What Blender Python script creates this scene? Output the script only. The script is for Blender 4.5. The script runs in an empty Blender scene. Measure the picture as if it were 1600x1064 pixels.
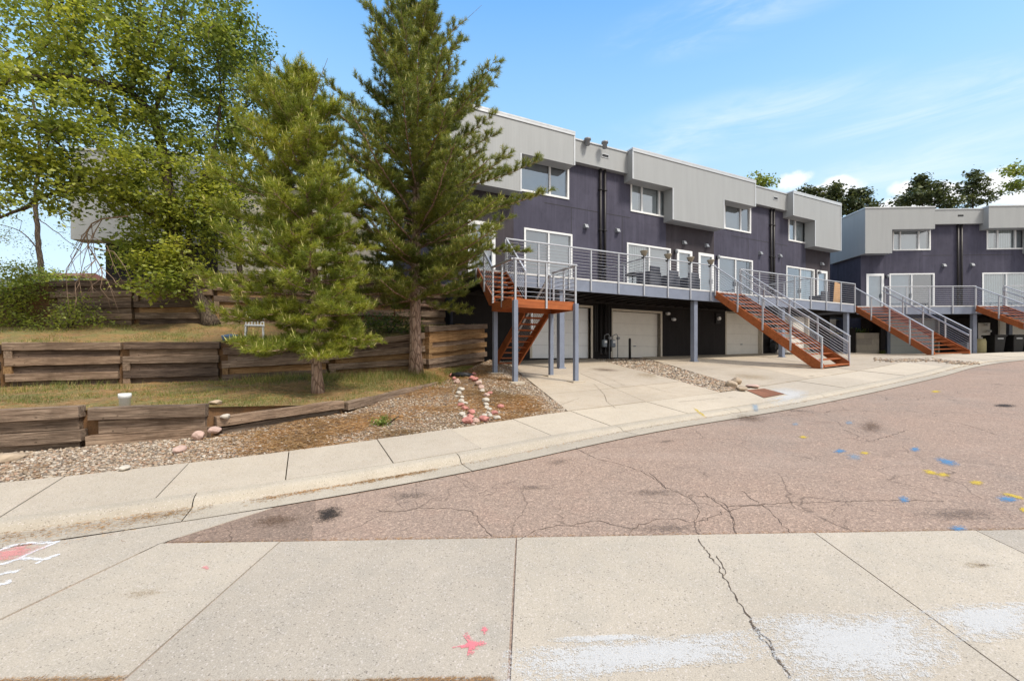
import bpy, math, random
import numpy as np
from mathutils import Vector, Matrix
from mathutils.bvhtree import BVHTree
random.seed(7); RNG = np.random.default_rng(7)
scene = bpy.context.scene
COL = scene.collection
V = Vector
# ------------------------------------------------------------------ frames
class Frame:
    """right-handed local frame: x along the facade, y = -(distance out from it), z up"""
    def __init__(s, o, ang): s.o = V((o[0], o[1], 0)); s.a = ang; s.c = math.cos(ang); s.s = math.sin(ang)
    def __call__(s, x, n, z): return V((s.o.x + x*s.c + n*s.s, s.o.y + x*s.s - n*s.c, z))
A = Frame((4.58, 20.4), math.atan2(.4472, .8944))        # long townhouse block
B = Frame((22.5, 28.9), -0.05)                           # second block
W = Frame((0, 0), 0)
CAMZ = 2.0
def plane(x, y): return .088*y + .016*x
def gp(px, py, dz=0.0):                                  # point of the road plane seen at a place of the photograph
    u = (px-800)/700; v = (py-556)/700
    y = (CAMZ-dz)/(v+.088+.016*u)
    return V((u*y, y, plane(u*y, y)+dz))
def at(px, py, y): return V(((px-800)/700*y, y, CAMZ+(556-py)/700*y))
# ------------------------------------------------------------------ mesh builder
class MB:
    def __init__(s, fr=W): s.v = []; s.f = []; s.m = []; s.fr = fr
    def add(s, vs, fs, mi=0):
        k = len(s.v); s.v += [V(p) for p in vs]
        s.f += [tuple(k+i for i in f) for f in fs]; s.m += [mi]*len(fs); return s
    def box(s, x, n, z, mi=0):
        (x0, x1), (n0, n1), (z0, z1) = sorted(x), sorted(n), sorted(z)
        P = [s.fr(a, b, c) for c in (z0, z1) for (a, b) in ((x0, n1), (x1, n1), (x1, n0), (x0, n0))]
        return s.add(P, [(3,2,1,0),(4,5,6,7),(0,1,5,4),(1,2,6,5),(2,3,7,6),(3,0,4,7)], mi)
    def bar(s, p, q, w, h, up=V((0,0,1)), mi=0):
        p = V(p); q = V(q); d = (q-p).normalized()
        if abs(d.dot(up)) > .98: up = V((1,0,0))
        x = d.cross(up).normalized(); y = x.cross(d).normalized()
        P = [c + x*(w/2*a) + y*(h/2*b) for c in (p, q) for (a, b) in ((-1,-1),(1,-1),(1,1),(-1,1))]
        return s.add(P, [(3,2,1,0),(4,5,6,7),(0,1,5,4),(1,2,6,5),(2,3,7,6),(3,0,4,7)], mi)
    def tube(s, pts, rs, k=6, mi=0, cap=True):
        pts = [V(p) for p in pts]
        if not hasattr(rs, '__len__'): rs = [rs]*len(pts)
        rings = []
        ref = V((.13,.31,.94))
        for i, p in enumerate(pts):
            d = (pts[min(i+1, len(pts)-1)]-pts[max(i-1, 0)])
            d = d.normalized() if d.length > 1e-9 else V((0,0,1))
            x = d.cross(ref)
            if x.length < .05: x = d.cross(V((1,0,0)))
            x.normalize(); y = d.cross(x)
            rings.append([p + (x*math.cos(2*math.pi*j/k)+y*math.sin(2*math.pi*j/k))*rs[i] for j in range(k)])
        P = [p for r in rings for p in r]; F = []
        for i in range(len(pts)-1):
            for j in range(k): F.append((i*k+j, i*k+(j+1)%k, (i+1)*k+(j+1)%k, (i+1)*k+j))
        if cap: F += [tuple(range(k))[::-1], tuple((len(pts)-1)*k+j for j in range(k))]
        return s.add(P, F, mi)
    def lathe(s, c, prof, k=16, mi=0):
        c = V(c); P = []; F = []
        for r, z in prof: P += [c+V((r*math.cos(2*math.pi*j/k), r*math.sin(2*math.pi*j/k), z)) for j in range(k)]
        for i in range(len(prof)-1):
            for j in range(k): F.append((i*k+j, i*k+(j+1)%k, (i+1)*k+(j+1)%k, (i+1)*k+j))
        F += [tuple(range(k))[::-1], tuple((len(prof)-1)*k+j for j in range(k))]
        return s.add(P, F, mi)
    def build(s, name, mat, parent=None, smooth=False, bevel=0):
        me = bpy.data.meshes.new(name)
        M = wmat(parent).inverted() if parent else Matrix()
        me.from_pydata([M @ p for p in s.v], [], s.f)
        for m in (mat if isinstance(mat, (list, tuple)) else [mat]): me.materials.append(m)
        if any(s.m): me.polygons.foreach_set('material_index', s.m)
        if smooth: me.polygons.foreach_set('use_smooth', [True]*len(me.polygons))
        me.update()
        o = bpy.data.objects.new(name, me); COL.objects.link(o)
        if parent: o.parent = parent
        if bevel:
            b = o.modifiers.new('bevel', 'BEVEL'); b.width = bevel; b.segments = 2; b.limit_method = 'ANGLE'; b.angle_limit = .6
        return o
def wmat(o):
    m = Matrix()
    while o: m = o.matrix_basis @ m; o = o.parent
    return m
def np_obj(name, verts, loops_per, nf, mats, parent=None, idx=None, smooth=False, mi=None):
    """fast mesh: faces of loops_per corners each"""
    me = bpy.data.meshes.new(name)
    v = np.asarray(verts, dtype=np.float32)
    if parent is not None:
        M = np.array(wmat(parent).inverted()); v = (v @ M[:3,:3].T + M[:3,3]).astype(np.float32)
    me.vertices.add(len(v)); me.vertices.foreach_set('co', v.ravel())
    if idx is None: idx = np.arange(nf*loops_per)
    me.loops.add(nf*loops_per); me.loops.foreach_set('vertex_index', np.asarray(idx, dtype=np.int32).ravel())
    me.polygons.add(nf); me.polygons.foreach_set('loop_start', np.arange(0, nf*loops_per, loops_per, dtype=np.int32))
    me.polygons.foreach_set('loop_total', np.full(nf, loops_per, dtype=np.int32))
    for m in mats: me.materials.append(m)
    if mi is not None: me.polygons.foreach_set('material_index', np.asarray(mi, dtype=np.int32))
    if smooth: me.polygons.foreach_set('use_smooth', np.ones(nf, dtype=bool))
    me.update(); me.validate()
    o = bpy.data.objects.new(name, me); COL.objects.link(o)
    if parent: o.parent = parent
    return o
def tag(o, label, cat, group=None):
    o['label'] = label; o['category'] = cat
    if group: o['group'] = group
    return o
def thing(name, label, cat, loc, rz=0, group=None):
    o = bpy.data.objects.new(name, None); COL.objects.link(o); o.empty_display_size = .2
    o.location = loc; o.rotation_euler = (0, 0, rz)
    return tag(o, label, cat, group)
def struct(o): o['kind'] = 'structure'; return o
def stuff(o): o['kind'] = 'stuff'; return o
def dup(o, parent=None):
    c = o.copy(); COL.objects.link(c)
    if parent: c.parent = parent
    for ch in list(o.children): dup(ch, c)
    return c
# ------------------------------------------------------------------ materials
MATS = {}
def lin(c): return tuple(((x/255)/12.92 if x/255 <= .04045 else ((x/255+.055)/1.055)**2.4) for x in c)+(1,)
class NT:
    def __init__(s, name):
        s.m = bpy.data.materials.new(name); s.m.use_nodes = True; s.t = s.m.node_tree; s.n = s.t.nodes; s.l = s.t.links
        s.n.clear(); s.out = s.n.new('ShaderNodeOutputMaterial')
    def node(s, t, **kw):
        x = s.n.new(t)
        for k, v in kw.items(): setattr(x, k, v)
        return x
    def set(s, sock, v):
        if hasattr(v, 'is_linked') or isinstance(v, bpy.types.NodeSocket): s.l.new(v, sock)
        else: sock.default_value = v
    def coord(s, kind='Object', scale=(1,1,1), rot=(0,0,0)):
        if kind == 'Position': o = s.node('ShaderNodeNewGeometry').outputs['Position']
        else: o = s.node('ShaderNodeTexCoord').outputs[kind]
        mp = s.node('ShaderNodeMapping'); s.l.new(o, mp.inputs[0]); mp.inputs['Scale'].default_value = scale; mp.inputs['Rotation'].default_value = rot
        return mp.outputs[0]
    def noise(s, co, scale, detail=4, rough=.55, dist=0):
        x = s.node('ShaderNodeTexNoise'); s.l.new(co, x.inputs['Vector']); x.inputs['Scale'].default_value = scale
        x.inputs['Detail'].default_value = detail; x.inputs['Roughness'].default_value = rough; x.inputs['Distortion'].default_value = dist
        return x.outputs['Fac']
    def vor(s, co, scale, out='Color', feat='F1'):
        x = s.node('ShaderNodeTexVoronoi', feature=feat); s.l.new(co, x.inputs['Vector']); x.inputs['Scale'].default_value = scale
        return x.outputs[out]
    def ramp(s, fac, stops, interp='LINEAR'):
        r = s.node('ShaderNodeValToRGB'); s.l.new(fac, r.inputs[0]); e = r.color_ramp; e.interpolation = interp
        while len(e.elements) < len(stops): e.elements.new(.5)
        for el, (p, c) in zip(e.elements, stops):
            el.position = p; el.color = c if len(c) == 4 else tuple(c)+(1,)
        return r.outputs[0]
    def mix(s, fac, a, b, mode='MIX'):
        x = s.node('ShaderNodeMix', data_type='RGBA', blend_type=mode)
        s.set(x.inputs[0], fac); s.set(x.inputs[6], a); s.set(x.inputs[7], b); return x.outputs[2]
    def math(s, op, a, b=0.0, c=None, clamp=False):
        x = s.node('ShaderNodeMath', operation=op, use_clamp=clamp); s.set(x.inputs[0], a); s.set(x.inputs[1], b)
        if c is not None: s.set(x.inputs[2], c)
        return x.outputs[0]
    def mrange(s, v, a, b, c=0.0, d=1.0):
        x = s.node('ShaderNodeMapRange'); s.set(x.inputs[0], v); x.inputs[1].default_value = a; x.inputs[2].default_value = b
        x.inputs[3].default_value = c; x.inputs[4].default_value = d; return x.outputs[0]
    def bump(s, h, strength=.3, dist=.01, normal=None):
        x = s.node('ShaderNodeBump'); s.l.new(h, x.inputs['Height']); x.inputs['Strength'].default_value = strength; x.inputs['Distance'].default_value = dist
        if normal is not None: s.l.new(normal, x.inputs['Normal'])
        return x.outputs[0]
    def pbr(s, col, rough=.8, normal=None, metal=0, spec=.35, alpha=None):
        p = s.node('ShaderNodeBsdfPrincipled'); s.set(p.inputs['Base Color'], col); s.set(p.inputs['Roughness'], rough)
        p.inputs['Metallic'].default_value = metal; p.inputs['Specular IOR Level'].default_value = spec
        if normal is not None: s.l.new(normal, p.inputs['Normal'])
        if alpha is not None: s.set(p.inputs['Alpha'], alpha)
        s.l.new(p.outputs[0], s.out.inputs[0]); return s.m
    def island(s): return s.node('ShaderNodeNewGeometry').outputs['Random Per Island']
    def objrand(s): return s.node('ShaderNodeObjectInfo').outputs['Random']
def c3(*a): return tuple(a)+(1,)
def sc(c, k): return tuple(x*k for x in c[:3])+(1,)

def m_plain(name, c, rough=.6, var=.15, scale=6, metal=0, bump=.1, bscale=60, spec=.35, kind='Object'):
    t = NT(name); co = t.coord(kind)
    n = t.noise(co, scale, 5, .6)
    col = t.ramp(n, [(.25, sc(c, 1-var)), (.75, sc(c, 1+var))])
    nb = t.bump(t.noise(co, bscale, 3), bump, .004)
    return t.pbr(col, t.mrange(n, .3, .7, rough-.06, rough+.06), nb, metal, spec)
def m_concrete(name, c, var=.13, grain=.35, tint=None, dark=.0, island=.12, stain=.5):
    t = NT(name); co = t.coord('Position')
    big = t.noise(co, .55, 5, .6, .4); mid = t.noise(co, 3.5, 6, .65, .2); fine = t.noise(co, 130, 3, .7)
    col = t.ramp(big, [(.3, sc(c, 1-var)), (.7, sc(c, 1+var*.6))])
    if tint: col = t.mix(t.mrange(mid, .45, .75, 0, stain), col, tint)
    if island: col = t.mix(1, col, t.ramp(t.island(), [(0, c3(1-island, 1-island, 1-island*.9)), (1, c3(1+island*.4, 1+island*.35, 1+island*.2))]), 'MULTIPLY')
    col = t.mix(grain, col, t.ramp(fine, [(.36, c3(.3,.28,.26)), (.5, c3(.85,.83,.8)), (.66, c3(1.35,1.33,1.3))]), 'MULTIPLY')
    # exposed aggregate: dark and pale grains
    v = t.vor(co, 85, 'Color'); vs = t.node('ShaderNodeSeparateColor'); t.l.new(v, vs.inputs[0])
    vd = t.vor(co, 85, 'Distance')
    g = t.math('MULTIPLY', t.mrange(vs.outputs[0], .93, .95), t.mrange(vd, .55, .4))
    col = t.mix(t.math('MULTIPLY', g, .55), col, c3(.09,.075,.065))
    g2 = t.math('MULTIPLY', t.mrange(vs.outputs[1], .9, .92), t.mrange(vd, .6, .45))
    col = t.mix(t.math('MULTIPLY', g2, .5), col, c3(.62,.55,.5))
    d = t.noise(t.coord('Position', (1, 3.5, 1)), 14, 4, .7)
    col = t.mix(t.mrange(d, .69, .74, 0, .45), col, c3(.12,.09,.065))
    nb = t.bump(fine, .25, .003); nb = t.bump(t.noise(co, 12, 4), .12, .02, nb)
    return t.pbr(col, .88, nb, 0, .25)
def m_asphalt(name='asphalt', k=1.0):
    t = NT(name); co = t.coord('Position')
    big = t.noise(co, .35, 5, .6, .6); mid = t.noise(co, 2.2, 6, .7, .3); fine = t.noise(co, 110, 3, .75)
    col = t.ramp(big, [(.32, c3(.36,.275,.22)), (.55, c3(.335,.265,.217)), (.75, c3(.29,.245,.21))])
    col = t.mix(t.mrange(mid, .5, .72, 0, .55), col, c3(.37,.27,.215))
    col = t.mix(t.mrange(t.noise(co, .9, 6, .7, .8), .6, .74, 0, .4), col, c3(.2,.15,.125))
    v = t.vor(co, 60, 'Color'); vs = t.node('ShaderNodeSeparateColor'); t.l.new(v, vs.inputs[0])
    col = t.mix(.42, col, t.ramp(vs.outputs[0], [(0, c3(.35,.33,.32)), (.45, c3(.95,.88,.86)), (.8, c3(1.1,1.05,1.0)), (1, c3(2.0,1.9,1.8))]), 'MULTIPLY')
    col = t.mix(.5, col, t.ramp(fine, [(.35, c3(.35,.33,.32)), (.52, c3(.95,.93,.92)), (.68, c3(1.5,1.48,1.45))]), 'MULTIPLY')
    # fine crack network
    wv = t.node('ShaderNodeTexNoise'); t.l.new(co, wv.inputs['Vector']); wv.inputs['Scale'].default_value = 1.6; wv.inputs['Detail'].default_value = 6
    dv = t.node('ShaderNodeVectorMath', operation='MULTIPLY_ADD'); t.l.new(wv.outputs['Color'], dv.inputs[0]); dv.inputs[1].default_value = (.55,.55,.55); t.l.new(co, dv.inputs[2])
    for sc_, wdt, lo, hi, amt in ((.55, .006, .44, .54, .6), (1.5, .011, .54, .6, .5)):
        e_ = t.vor(dv.outputs[0], sc_, 'Distance', 'DISTANCE_TO_EDGE')
        mk = t.math('MULTIPLY', t.mrange(e_, wdt, wdt*.3), t.mrange(t.noise(co, .6*sc_+.3, 3, .5), lo, hi))
        col = t.mix(t.math('MULTIPLY', mk, amt), col, c3(.1,.075,.06))
    col = t.mix(t.mrange(t.noise(t.coord('Position', (.5, 1.6, 1), (0, 0, -.5)), .9, 5, .6), .55, .75, 0, .3), col, c3(.44,.35,.29))
    col = t.mix(1, col, c3(k, k*.97, k*.95), 'MULTIPLY')
    nb = t.bump(t.vor(co, 60, 'Distance'), .35, .006); nb = t.bump(fine, .25, .003, nb)
    return t.pbr(col, .9, nb, 0, .22)
def m_wood(name, c1, c2, c3_, rough=.8, axis=0, scl=1.0, orand=.35):
    """weathered or stained timber, grain along the object's own x axis"""
    t = NT(name); s = [28*scl]*3; s[axis] = 1.6*scl
    co = t.coord('Object', tuple(s)); r = t.objrand()
    off = t.node('ShaderNodeVectorMath', operation='ADD'); t.l.new(co, off.inputs[0])
    cmb = t.node('ShaderNodeCombineXYZ'); rr = t.math('MULTIPLY', r, 37.0)
    for i in range(3): t.l.new(rr, cmb.inputs[i])
    t.l.new(cmb.outputs[0], off.inputs[1]); co2 = off.outputs[0]
    g = t.noise(co2, 1.0, 6, .65, .35)
    col = t.ramp(g, [(.28, c1), (.5, c2), (.74, c3_)])
    b = t.noise(t.coord('Object', (1.2,1.2,1.2)), 1.7, 4, .6, .5)
    col = t.mix(t.mrange(b, .45, .7, 0, .5), col, sc(c1, .8))
    col = t.mix(orand, col, t.mix(1, col, t.ramp(r, [(0, c3(.45,.42,.4)), (.5, c3(1,.95,.9)), (1, c3(1.6,1.35,1.1))]), 'MULTIPLY'))
    s2 = [70*scl]*3; s2[axis] = 2.2*scl
    ck = t.noise(t.coord('Object', tuple(s2)), 1.0, 5, .7, .3)
    if orand > .2: col = t.mix(t.mrange(ck, .58, .65, 0, .7), col, sc(c1, .35)); col = t.mix(t.mrange(ck, .4, .33, 0, .45), col, sc(c3_, 1.25))
    k = t.noise(t.coord('Object', (1,1,1)), 9, 2, .5)
    col = t.mix(t.mrange(k, .7, .76, 0, .7), col, sc(c1, .35))
    nb = t.bump(g, .5, .008)
    if orand > .2: nb = t.bump(t.mrange(ck, .63, .5), .7, .012, nb)
    return t.pbr(col, rough, nb, 0, .25)
def m_leaf(name, stops, transl=.4, nscale=.7, rough=.55):
    t = NT(name)
    col = t.ramp(t.island(), stops)
    n = t.noise(t.coord('Position'), nscale, 3, .5)
    col = t.mix(1, col, t.ramp(n, [(.3, c3(.66,.74,.72)), (.7, c3(1.32,1.22,1.0))]), 'MULTIPLY')
    p = t.node('ShaderNodeBsdfPrincipled'); t.l.new(col, p.inputs['Base Color']); p.inputs['Roughness'].default_value = rough-.08; p.inputs['Specular IOR Level'].default_value = .5
    tr = t.node('ShaderNodeBsdfTranslucent'); t.l.new(t.mix(1, col, c3(1.25,1.2,.7), 'MULTIPLY'), tr.inputs[0])
    mx = t.node('ShaderNodeMixShader'); mx.inputs[0].default_value = transl
    t.l.new(p.outputs[0], mx.inputs[1]); t.l.new(tr.outputs[0], mx.inputs[2]); t.l.new(mx.outputs[0], t.out.inputs[0])
    return t.m
def m_bark(name, c1, c2, c3_, sx=14, sz=3.5):
    t = NT(name); co = t.coord('Object', (sx, sx, sz))
    v = t.vor(co, 1.0, 'Distance', 'DISTANCE_TO_EDGE'); n = t.noise(co, 1.6, 5, .65)
    col = t.ramp(n, [(.3, c1), (.5, c2), (.72, c3_)])
    col = t.mix(t.mrange(v, .0, .13, .8, 0), col, sc(c1, .45))
    nb = t.bump(t.mrange(v, 0, .25), .6, .02); nb = t.bump(n, .4, .01, nb)
    return t.pbr(col, .9, nb, 0, .2)
def m_stucco(name, c, c2, fade=.5):
    t = NT(name); co = t.coord('Object')
    n = t.noise(t.coord('Object', (1,1,.45)), .8, 6, .65, .5); n2 = t.noise(co, 3.2, 5, .7)
    col = t.ramp(n, [(.3, c), (.72, c2)])
    col = t.mix(t.mrange(n2, .5, .78, 0, fade), col, sc(c, .72))
    str_ = t.noise(t.coord('Object', (5, 5, .22)), 1.0, 4, .6)
    col = t.mix(t.mrange(str_, .5, .75, 0, .4), col, sc(c2, 1.4))
    col = t.mix(t.mrange(t.noise(t.coord('Object', (7,7,.5)), 1.3, 5, .7), .56, .72, 0, .35), col, sc(c, .6))
    nb = t.bump(t.noise(co, 55, 4, .7), .35, .006)
    return t.pbr(col, .88, nb, 0, .25)
def m_metal_siding(name, c):
    t = NT(name); co = t.coord('Object')
    w = t.node('ShaderNodeTexWave', wave_type='BANDS', bands_direction='X'); t.l.new(t.coord('Object', (1,1,1)), w.inputs[0])
    w.inputs['Scale'].default_value = 4.6; w.inputs['Distortion'].default_value = 0
    w2 = t.node('ShaderNodeTexWave', wave_type='BANDS', bands_direction='Y'); t.l.new(co, w2.inputs[0]); w2.inputs['Scale'].default_value = 2.6
    n = t.noise(t.coord('Object', (3,3,.3)), 1.2, 5, .6)
    col = t.ramp(n, [(.3, sc(c, .95)), (.7, sc(c, 1.04))])
    h = t.math('MAXIMUM', w.outputs['Fac'], t.math('MULTIPLY', w2.outputs['Fac'], 1.0))
    nb = t.bump(w.outputs['Fac'], .13, .01)
    return t.pbr(col, .55, nb, .1, .35)
def m_glass(name='window_glass', tint=(.8,.86,.88)):
    t = NT(name)
    fr = t.node('ShaderNodeFresnel'); fr.inputs[0].default_value = 1.5
    g = t.node('ShaderNodeBsdfGlossy'); g.inputs['Roughness'].default_value = .015; g.inputs[0].default_value = (.95,.97,1,1)
    tr = t.node('ShaderNodeBsdfTransparent'); tr.inputs[0].default_value = tint+(1,)
    f = t.math('MULTIPLY_ADD', fr.outputs[0], 1.7, .2, clamp=True)
    mx = t.node('ShaderNodeMixShader'); t.l.new(f, mx.inputs[0]); t.l.new(tr.outputs[0], mx.inputs[1]); t.l.new(g.outputs[0], mx.inputs[2])
    t.l.new(mx.outputs[0], t.out.inputs[0]); return t.m
def m_blind(name, c, scale=0, axis='Z'):
    t = NT(name); co = t.coord('Object')
    if scale:
        w = t.node('ShaderNodeTexWave', wave_type='BANDS', bands_direction=axis); t.l.new(co, w.inputs[0]); w.inputs['Scale'].default_value = scale
        w.inputs['Distortion'].default_value = .6
        col = t.ramp(w.outputs['Fac'], [(.1, sc(c, .78)), (.6, c)]); nb = t.bump(w.outputs['Fac'], .5, .02)
    else:
        n = t.noise(co, 2, 3); col = t.ramp(n, [(.3, sc(c, .85)), (.7, c)]); nb = t.bump(n, .1, .01)
    return t.pbr(col, .8, nb, 0, .2)
def m_paint(name, c, hard=.5, opac=.9):
    """sprayed paint: breaks up into speckle towards the rim (attribute edge: 0 rim, 1 middle)"""
    t = NT(name); co = t.coord('Position')
    a = t.node('ShaderNodeAttribute', attribute_name='edge').outputs['Fac']
    n = t.noise(co, 26, 5, .75); f = t.noise(co, 120, 3, .7)
    st = t.noise(t.coord('Position', (1, 4, 1)), 9, 5, .7)
    s = t.math('ADD', a, t.math('ADD', t.math('MULTIPLY_ADD', n, 2.2, -1.1), t.math('ADD', t.math('MULTIPLY_ADD', f, 2.4, -1.2), t.math('MULTIPLY_ADD', st, 1.4, -.7))))
    al = t.mrange(s, .72-hard, 1.3-hard)
    col = t.ramp(f, [(.3, sc(c, .75)), (.7, c)])
    return t.pbr(col, .8, t.bump(f, .2, .003), 0, .25, alpha=t.math('MULTIPLY', al, opac, clamp=True))
def m_ground(name, base, layers, bump=.5, bscale=40):
    t = NT(name); co = t.coord('Position')
    n = t.noise(co, 1.1, 6, .65, .4)
    col = t.ramp(n, [(.3, sc(base, .75)), (.7, sc(base, 1.2))])
    for (scale, lo, hi, c, k) in layers: col = t.mix(t.mrange(t.noise(co, scale, 6, .7, .3), lo, hi, 0, k), col, c)
    f = t.noise(co, bscale*2.5, 3, .75)
    col = t.mix(.55, col, t.ramp(f, [(.35, c3(.4,.37,.33)), (.55, c3(1,1,1)), (.7, c3(1.5,1.45,1.4))]), 'MULTIPLY')
    nb = t.bump(t.noise(co, bscale, 4, .7), bump, .02)
    return t.pbr(col, .95, nb, 0, .15)
def m_pebble(name, stops):
    t = NT(name); col = t.ramp(t.island(), stops, 'CONSTANT')
    n = t.noise(t.coord('Position'), 70, 3, .6)
    col = t.mix(.5, col, t.ramp(n, [(.3, c3(.6,.58,.56)), (.7, c3(1.25,1.25,1.25))]), 'MULTIPLY')
    return t.pbr(col, .85, None, 0, .25)

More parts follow.
